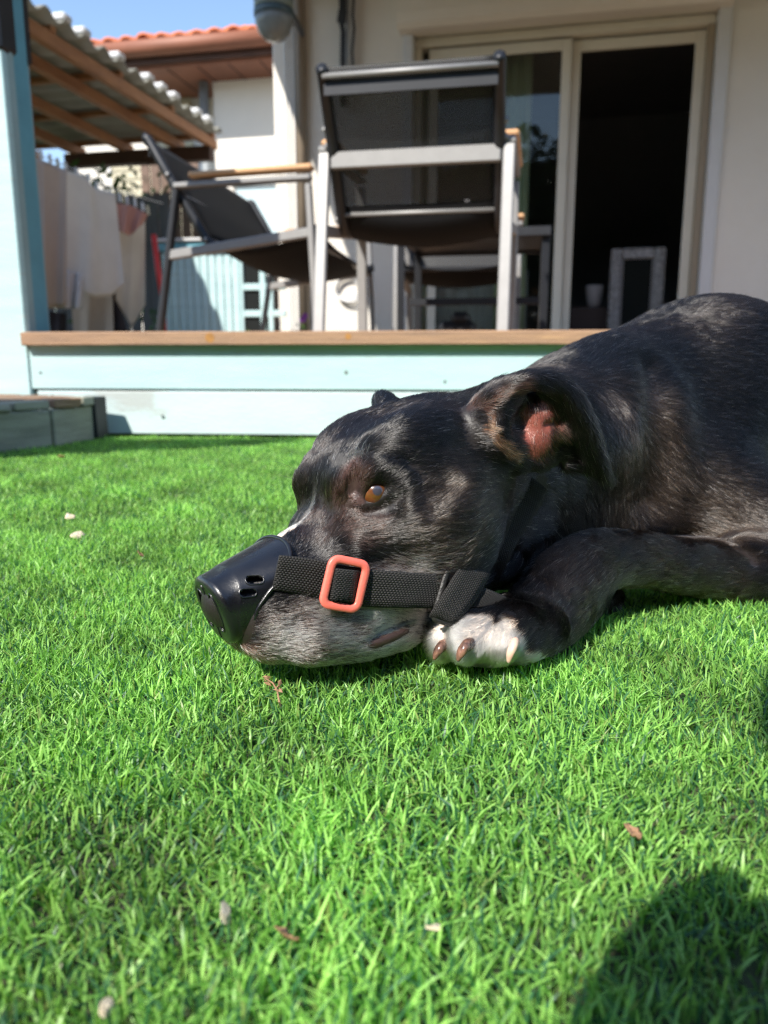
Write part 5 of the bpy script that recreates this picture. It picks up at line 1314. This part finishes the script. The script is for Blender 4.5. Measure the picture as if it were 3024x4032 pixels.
# black bag under the table
BG = thing('bag', 'black bag with two round eyelets on the deck below the table', 'bag', (.33, 3.5, DZ)); bp_ = P(1790, 1270, 3.7)
fr = Frame(bp_[0], 3.7, 12); box(fr, 'bag_body', -.08, .10, -.1, .0, DZ - .004, DZ + .11, M_BLACKP, BG, .025); box(fr, 'bag_flap', -.02, .07, -.09, .012, DZ + .095, DZ + .15, M_DSTEEL, BG, .02)
for x in (-.02, .03): rod('eyelet', [fr.w(x + .014 * math.cos(t), .004, DZ + .06 + .014 * math.sin(t)) for t in np.linspace(0, 5.7, 12)], .003, M_STEEL, BG, 6, True)

# ------------------------------------------------------------------ plants
def plant(name, label, cat, pos, hgt, n, lsz, col, spread=.08, flowers=None):
    T = thing(name, label, cat, pos); V, Fc = [], []; pos = np.asarray(pos, float)
    r_ = np.random.default_rng(int(abs(pos[0]) * 1000) + n); bm = bmesh.new()
    for k in range(max(4, n // 12)):
        d = r_.normal(size=3) * [spread, spread, 0] + [0, 0, hgt * (.6 + .5 * r_.random())]; tube_bm(bm, [pos, pos + d * .5 + r_.normal(size=3) * .01, pos + d], .0025, False, 5)
    bm_obj('stem', bm, M_LEAF, T)
    for k in range(n):
        c_ = pos + r_.normal(size=3) * [spread * .8, spread * .8, 0] + [0, 0, hgt * (.15 + .9 * r_.random())]; a_ = r_.normal(size=3); a_ /= np.linalg.norm(a_); b_ = np.cross(a_, r_.normal(size=3)); b_ /= np.linalg.norm(b_)
        i0 = len(V); V += [c_ - a_ * lsz, c_ + b_ * lsz * .4, c_ + a_ * lsz, c_ - b_ * lsz * .4]; Fc.append((i0, i0 + 1, i0 + 2, i0 + 3))
    o = mesh_obj('leaf', V, Fc, col, T); o['kind'] = 'stuff'
    for f_ in (flowers or []):
        bm = bmesh.new(); fc_ = np.asarray(f_)
        for k in range(9):
            an = k * .7; d = np.array([math.cos(an), .5 * math.sin(an * 1.7), math.sin(an)]) * .017; b_ = np.cross(d, [0, 1, 0]) * .45
            bm.faces.new([bm.verts.new(Vector(x)) for x in (fc_, fc_ + d * .6 + b_, fc_ + d, fc_ + d * .6 - b_)])
        bm_obj('flower', bm, mat('violet_petal', (.30, .08, .50), .6), T)
    return T
f1 = P(1192, 1258, 4.2); plant('flowering_plant', 'small violet flowering plant behind the front leg of the bench', 'plant', (f1[0], 4.2, DZ - .3), .40, 40, .02, M_LEAF, .03, [f1, f1 + np.array([.012, .01, .02])])
f2 = P(985, 1290, 4.4); plant('plant', 'low green plant at the foot of the old window frame', 'plant', (f2[0], 4.4, DZ - .35), .42, 60, .025, M_LEAF, .06)
f3 = P(365, 1240, 5.6); plant('plant', 'green weed in front of the grey fence', 'plant', (P(600, 1240, 5.6)[0], 5.6, 0), .55, 60, .03, M_LEAF, .06)
f4 = P(380, 780, 6.6); plant('shrub', 'leafy shrub showing above the laundry under the shelter roof', 'shrub', (P(400, 780, 6.7)[0], 6.7, .3), 1.35, 420, .055, M_LEAF, .30)

# hedge closing the garden behind the photographer (it shows in the glass doors)
HG = thing('hedge', 'tall dark green hedge across the garden behind the photographer', 'hedge', (0, -7, GZ))
r_ = np.random.default_rng(77); n = 34000
c_ = np.stack([r_.uniform(-13, 13, n), -7 + r_.normal(size=n) * .28, r_.random(n) ** .8 * 5.2], -1); c_[:, 2] += .18 * np.sin(c_[:, 0] * 1.9) + .1 * np.sin(c_[:, 0] * 5)
a_ = r_.normal(size=(n, 3)); a_ /= np.linalg.norm(a_, axis=1, keepdims=True); b_ = np.cross(a_, r_.normal(size=(n, 3))); b_ /= np.linalg.norm(b_, axis=1, keepdims=True); s_ = .07 + .05 * r_.random((n, 1))
lf_ = mesh_obj('leaf', np.stack([c_ - a_ * s_, c_ + b_ * s_ * .5, c_ + a_ * s_, c_ - b_ * s_ * .5], 1).reshape(-1, 3), np.arange(4 * n).reshape(-1, 4), mat('hedge_leaf', (.045, .085, .025), .6, var=.5, scale=3), HG); lf_['kind'] = 'stuff'
for k in range(14): rod('trunk', [(-12.5 + k * 1.9, -7.0, GZ), (-12.4 + k * 1.9, -7.05, 1.5), (-12.5 + k * 1.9, -7.0, 4.6)], .05, M_DRAFT, HG, 8)
box(Frame(0, -7.05, 0), 'inner_twigs', -13, 13, -.12, .12, GZ, 4.7, mat('twig_mass', (.02, .025, .012), .9, var=.4, scale=5), HG, .05)

# ------------------------------------------------------------------ photographer's phone and hand (behind the lens; they shade the near grass)
M_PHONE = mat('phone_back', (.02, .02, .022), .3); M_SKINP = mat('hand_skin', (.50, .27, .19), .5, var=.1, scale=60); M_SLEEVE = mat('sleeve_cloth', (.08, .09, .12), .9)
PH = thing('phone', 'black phone held upright just behind the camera', 'phone', (.0, -.04, .2))
fr = Frame(0, -.012, 0); box(fr, 'phone_body', -.062, .014, -.0, .0085, .172, .318, M_PHONE, PH, .004)
PN = thing('person', 'photographer crouching behind the camera in dark clothes holding the phone', 'person', (.25, -.65, GZ))
def skinned(name, chains, m, parent, sub=2):
    bm = bmesh.new(); ly = bm.verts.layers.skin.verify(); keys = {}
    for ch in chains:
        pv = None
        for p, r_ in ch:
            k = tuple(round(c_, 4) for c_ in p)
            if k not in keys: v = bm.verts.new(p); v[ly].radius = (r_, r_); keys[k] = v
            v = keys[k]
            if pv is not None and pv != v and bm.edges.get((pv, v)) is None: bm.edges.new((pv, v))
            pv = v
    bm.verts.ensure_lookup_table(); bm.verts[0][ly].use_root = True
    me = bpy.data.meshes.new(name); bm.to_mesh(me); bm.free(); me.materials.append(m); o = bpy.data.objects.new(name, me); C.objects.link(o)
    o.modifiers.new('s', 'SKIN'); sb = o.modifiers.new('d', 'SUBSURF'); sb.levels = sb.render_levels = sub
    attach(o, parent); return o
DX, DY = -.525, .16
def hp_(x, y, z): return (x + DX, y + DY, z)
hip = hp_(.30, -.95, .42)
skinned('body', [
    [(hip, .15), (hp_(.27, -.88, .60), .14), (hp_(.22, -.78, .78), .15), (hp_(.20, -.73, .86), .06), (hp_(.19, -.70, .92), .055)],
    [(hp_(.22, -.78, .78), .15), (hp_(.38, -.76, .78), .065), ((-.02, -.42, .50), .048), ((.03, -.20, .34), .036), ((.035, -.10, .27), .030)],
    [(hp_(.22, -.78, .78), .15), (hp_(.04, -.80, .78), .065), ((-.50, -.40, .50), .048), ((-.28, -.16, .33), .036), ((-.16, -.08, .27), .030)],
    [(hip, .15), (hp_(.42, -.92, .40), .10), (hp_(.46, -.56, .36), .075), (hp_(.46, -.72, .06), .05), (hp_(.46, -.58, .03), .04)],
    [(hip, .15), (hp_(.18, -.94, .36), .10), (hp_(.12, -.62, .20), .075), (hp_(.12, -.95, .05), .05), (hp_(.12, -1.12, .03), .04)]], M_SLEEVE, PN)
skinned('head', [[(hp_(.19, -.70, .92), .055), (hp_(.185, -.66, 1.00), .085), (hp_(.18, -.655, 1.06), .088), (hp_(.18, -.66, 1.11), .06)], [(hp_(.185, -.66, 1.00), .085), (hp_(.18, -.57, .99), .022)]], M_SKINP, PN)
for sx, wx in ((-1, -.105), (1, .035)):
    e_ = -.068 if sx < 0 else .018                       # the phone's edge this hand closes on
    hd = [((wx, -.085, .27), .024), ((e_ + sx * .020, -.035, .27), .026)]
    skinned('hand', [hd + [((e_ + sx * .004, -.002, z_), .010), ((e_ - sx * .012, .004, z_ + .004), .008), ((e_ - sx * .026, .004, z_ + .006), .007)] for z_ in (.300, .280, .260, .240)]
            + [hd + [((e_ + sx * .010, -.028, .290), .011), ((e_ - sx * .008, -.026, .306), .009)]], M_SKINP, PN)
# unseen parasol added on a stand, out of frame, only to shade the lawn
PB = thing('shadow_blocker', 'unseen cream parasol lying level across a wooden stand left of the lawn', 'blocker', (-1.62, .93, GZ))
sh = np.array([-SUN.x, -SUN.y, 0]) / SUN.z; hh = 1.05; print('sh', sh, SUN)
pa, pb = G(-60, 1772, 0) - sh * hh + [0, 0, hh], G(1120, 1737, 0) - sh * hh + [0, 0, hh]; pa = pa + (pa - pb) * .25; print('blocker', pa, pb)
bm = bmesh.new(); tube_bm(bm, [pa, pa + (pb - pa) * .25, pa + (pb - pa) * .6, pb], .21, False, 14, .06); bm_obj('blocker_cone', bm, M_CREAMC, PB, True)
bar('stand_post', pa + [-.03, 0, -.08], pa + [-.03, 0, -hh + GZ], .06, .06, M_RAFT, PB, (1, 0, 0)); bar('stand_foot', pa + [-.35, 0, -hh + .03], pa + [.3, 0, -hh + .03], .06, .05, M_RAFT, PB)

# ------------------------------------------------------------------ grass
def grass(name, x0, x1, y0, y1, dens, nseg, wmin, wmax, hmin, hmax, seed):
    r_ = np.random.default_rng(seed); N = int((x1 - x0) * (y1 - y0) * dens)
    x = x0 + (x1 - x0) * r_.random(N); y = y0 + (y1 - y0) * r_.random(N)
    m = np.abs(x) < (.52 * y + .16); x, y = x[m], y[m]                # only what the views can reach
    dl_ = y < 2.075 - (x - P(450, 1715, 2.09)[0]) * .096; x, y = x[dl_], y[dl_]; N = len(x)
    p = np.stack([x, y, np.full(N, GZ)], -1); a = sn(p * [1, 1, 0], 45, 31); big = sn(p * [1, 1, 0], 9, 33)
    h_ = (hmin + (hmax - hmin) * r_.random(N) ** 1.3) * (1 + .16 * a); w_ = wmin + (wmax - wmin) * r_.random(N)
    th = 6.2832 * r_.random(N) + .8 * a + big; lean = np.clip(.55 + .45 * r_.normal(size=N), .05, 1.5); curl = r_.normal(size=N) * .5
    # blades stay clear of the dog
    ok = np.ones(N, bool)
    near = np.nonzero((x > -.16) & (y > .40))[0]
    gi = {}
    cell = np.floor(p[near, :2] / .003).astype(int); key, inv_ = np.unique(cell, axis=0, return_inverse=True); inv_ = inv_.ravel()
    free = np.zeros(len(key)); 
    for i, k in enumerate(key):
        if k[0] * .003 > 1.2 or k[1] * .003 > 1.2: free[i] = 1; continue
        ht = BV.ray_cast(Vector(((k[0] + .5) * .003, (k[1] + .5) * .003, -.05)), Vector((0, 0, 1)), .2)
        free[i] = 1 if ht[0] is None else max(0, ht[0][2])
    fh = free[inv_]; h_[near] = np.minimum(h_[near], np.maximum(fh - GZ, 0) * 1.0 + .002); ok[near] = (fh > .002)
    stx = (np.abs(x) >= 0)
    p, h_, w_, th, lean, curl, a = p[ok], h_[ok], w_[ok], th[ok], lean[ok], curl[ok], a[ok]; N = len(p)
    dirv = np.stack([np.cos(th), np.sin(th), np.zeros(N)], -1); side0 = np.stack([-np.sin(th), np.cos(th), np.zeros(N)], -1)
    tw = r_.normal(size=N) * .7; side = side0 * np.cos(tw)[:, None] + dirv * np.sin(tw)[:, None]
    V = np.empty((N, 2 * nseg + 1, 3), np.float32)
    for i in range(nseg):
        t = i / nseg; c = p + dirv * (h_ * lean * t ** 1.7)[:, None] + side0 * (h_ * curl * .5 * t ** 2)[:, None]; c[:, 2] += h_ * (t - .32 * t * t * lean)
        ww = w_ * (1 - .45 * t ** 2) * .5; V[:, 2 * i] = c - side * ww[:, None]; V[:, 2 * i + 1] = c + side * ww[:, None]
    c = p + dirv * (h_ * lean)[:, None] + side0 * (h_ * curl * .5)[:, None]; c[:, 2] += h_ * (1 - .32 * lean); V[:, -1] = c
    base = (np.arange(N) * (2 * nseg + 1))[:, None]; T_ = []
    for i in range(nseg - 1): T_ += [[2 * i, 2 * i + 1, 2 * i + 3], [2 * i, 2 * i + 3, 2 * i + 2]]
    T_.append([2 * nseg - 2, 2 * nseg - 1, 2 * nseg]); F_ = (base[:, :, None] + np.array(T_)[None]).reshape(-1, 3)
    o = mesh_obj(name, V.reshape(-1, 3), F_, M_GRASS, None, True); o['kind'] = 'stuff'
    g = r_.random(N)[:, None]; g2 = r_.random(N)[:, None]
    col = np.array([.130, .335, .058]) * (1 - g) + np.array([.410, .73, .175]) * g
    dark = (r_.random(N) < .24)[:, None]; col = np.where(dark, np.array([.034, .145, .050]) + .03 * g, col)
    pale = (r_.random(N) < .035)[:, None]; col = np.where(pale, np.array([.26, .36, .10]) * (.7 + .5 * g2), col)
    col = col * (1 + .18 * a[:, None])
    at = o.data.color_attributes.new('tint', 'FLOAT_COLOR', 'POINT')
    cc = np.repeat(np.column_stack([np.clip(col, 0, 1), np.ones(N)])[:, None], 2 * nseg + 1, 1).astype(np.float32); at.data.foreach_set('color', cc.ravel())
    print(name, N, 'blades', len(F_), 'tris'); return o
q = NT('grass_blade'); at = q.n('ShaderNodeAttribute', attribute_name='tint'); q.l(at.outputs[0], q.b.inputs[0]); q.b.inputs['Roughness'].default_value = .42; q.b.inputs['Specular IOR Level'].default_value = .45
tl_ = q.n('ShaderNodeBsdfTranslucent'); hsv = q.n('ShaderNodeMix', data_type='RGBA', blend_type='MULTIPLY'); hsv.inputs[0].default_value = 1; q.l(at.outputs[0], hsv.inputs[6]); hsv.inputs[7].default_value = (1.3, 1.25, .7, 1)
q.l(hsv.outputs[2], tl_.inputs[0]); ms = q.n('ShaderNodeMixShader'); ms.inputs[0].default_value = .42; q.l(q.b.outputs[0], ms.inputs[1]); q.l(tl_.outputs[0], ms.inputs[2]); q.l(ms.outputs[0], q.out.inputs[0]); M_GRASS = q.m
k_ = .5 if DEV == 'lo' else 1
gs = [grass('grass', -.75, .75, .10, .95, 205000 * k_, 4, .0008, .0016, .008, .0165, 1),
      grass('grass', -1.6, 1.6, .95, 2.2, 95000 * k_, 3, .0010, .0019, .008, .0165, 2)]

# ------------------------------------------------------------------ bits lying in the grass
def chip(name, px, py, sz, flat, m, label, cat, seed, hz_=.006):
    r_ = np.random.default_rng(seed); c_ = G(px, py, hz_); ax_ = r_.random() * 3.14; tl2 = .25 + .5 * r_.random()
    def place(x, y, z):
        z2 = z + y * math.sin(tl2); y = y * math.cos(tl2)
        return Vector((c_[0] + x * math.cos(ax_) - y * math.sin(ax_), c_[1] + x * math.sin(ax_) + y * math.cos(ax_), c_[2] + z2))
    bm = bmesh.new()
    if cat == 'leaf':                                    # curled, torn leaf: a thin crumpled sheet
        n, k = 9, 6; R_ = []
        for i in range(n + 1):
            u_ = i / n * 2 - 1; wd = (1 - abs(u_) ** 2.2) * .55 * (1 + .25 * r_.normal()) + .04
            R_.append([bm.verts.new(place(u_ * sz, (j / k * 2 - 1) * wd * sz, sz * (.55 * (j / k * 2 - 1) ** 2 * wd + .25 * u_ * u_ + .10 * r_.normal()))) for j in range(k + 1)])
        for i in range(n):
            for j in range(k): bm.faces.new((R_[i][j], R_[i + 1][j], R_[i + 1][j + 1], R_[i][j + 1]))
        o = bm_obj(name, bm, m, None, True); md = o.modifiers.new('t', 'SOLIDIFY'); md.thickness = .0003
        return tag(o, label, cat)
    n = 9; lo_, hi_ = [], []                             # angular splinter of wood or bark
    for i in range(n):
        an = i / n * 6.2832; rr = sz * (.75 + .35 * r_.random()); lo_.append(bm.verts.new(place(rr * math.cos(an), .6 * rr * math.sin(an), -flat * sz * .5))); hi_.append(bm.verts.new(place(rr * .9 * math.cos(an), .54 * rr * math.sin(an), flat * sz * (.4 + .25 * r_.normal()))))
    for i in range(n): bm.faces.new((lo_[i], lo_[(i + 1) % n], hi_[(i + 1) % n], hi_[i]))
    bm.faces.new(lo_[::-1]); bm.faces.new(hi_)
    bmesh.ops.triangulate(bm, faces=[f_ for f_ in bm.faces if len(f_.verts) > 4])
    return tag(bm_obj(name, bm, m), label, cat)
chip('wood_chip', 890, 3590, .0046, .7, M_CHIP, 'pale wood chip in the near grass, lower left of centre', 'wood chip', 1)
chip('wood_chip', 305, 2105, .009, .3, M_CHIP, 'flat pale wood chip in the grass far left of the muzzle', 'wood chip', 2)
chip('wood_chip', 275, 2033, .007, .35, M_CHIP, 'small pale wood chip just beyond the flat one, far left', 'wood chip', 3)
chip('wood_chip', 1710, 3652, .0030, .5, M_CHIP, 'tiny bright wood chip in the near grass below the dog', 'wood chip', 4)
chip('wood_chip', 418, 3965, .0032, .6, M_CHIP, 'blurred pale wood chip at the bottom left of the lawn', 'wood chip', 8)
chip('dry_leaf', 1130, 3690, .0055, .35, M_DRY, 'crumpled brown dry leaf near the pale chip in the near grass', 'leaf', 5)
chip('dry_leaf', 2492, 3285, .0058, .45, M_DRY, 'orange brown dry leaf in the grass at the lower right', 'leaf', 6)
chip('dry_leaf', 555, 2188, .006, .35, M_DRY, 'small brown dry leaf in the grass left of the muzzle sleeve', 'leaf', 7)
chip('dry_leaf', 240, 1800, .010, .35, M_DRY, 'dry brown leaf in the shaded grass before the step', 'leaf', 9)
TWG = thing('dry_sprig', 'small dried brown sprig with curled leaves lying in front of the muzzle', 'sprig', G(1090, 2710, 0))
sp_ = [G(1040, 2668, .008), G(1075, 2690, .012), G(1092, 2720, .010), G(1100, 2765, .008)]; rod('stem', sp_, .0006, M_DRY, TWG, 5)
r_ = np.random.default_rng(3)
for k in range(9):
    c_ = sp_[min(k // 3 + (k % 2), 3)] + r_.normal(size=3) * .0012; a_ = r_.normal(size=3); a_ /= np.linalg.norm(a_); b_ = np.cross(a_, r_.normal(size=3)); b_ /= np.linalg.norm(b_); s_ = .0028
    mesh_obj('leaflet', [c_ - a_ * s_, c_ + b_ * s_ * .5 + np.array([0, 0, .0006]), c_ + a_ * s_, c_ - b_ * s_ * .5 + np.array([0, 0, .0008]), c_ + np.array([0, 0, .0016])], [(0, 1, 4), (1, 2, 4), (2, 3, 4), (3, 0, 4)], M_DRY, TWG)
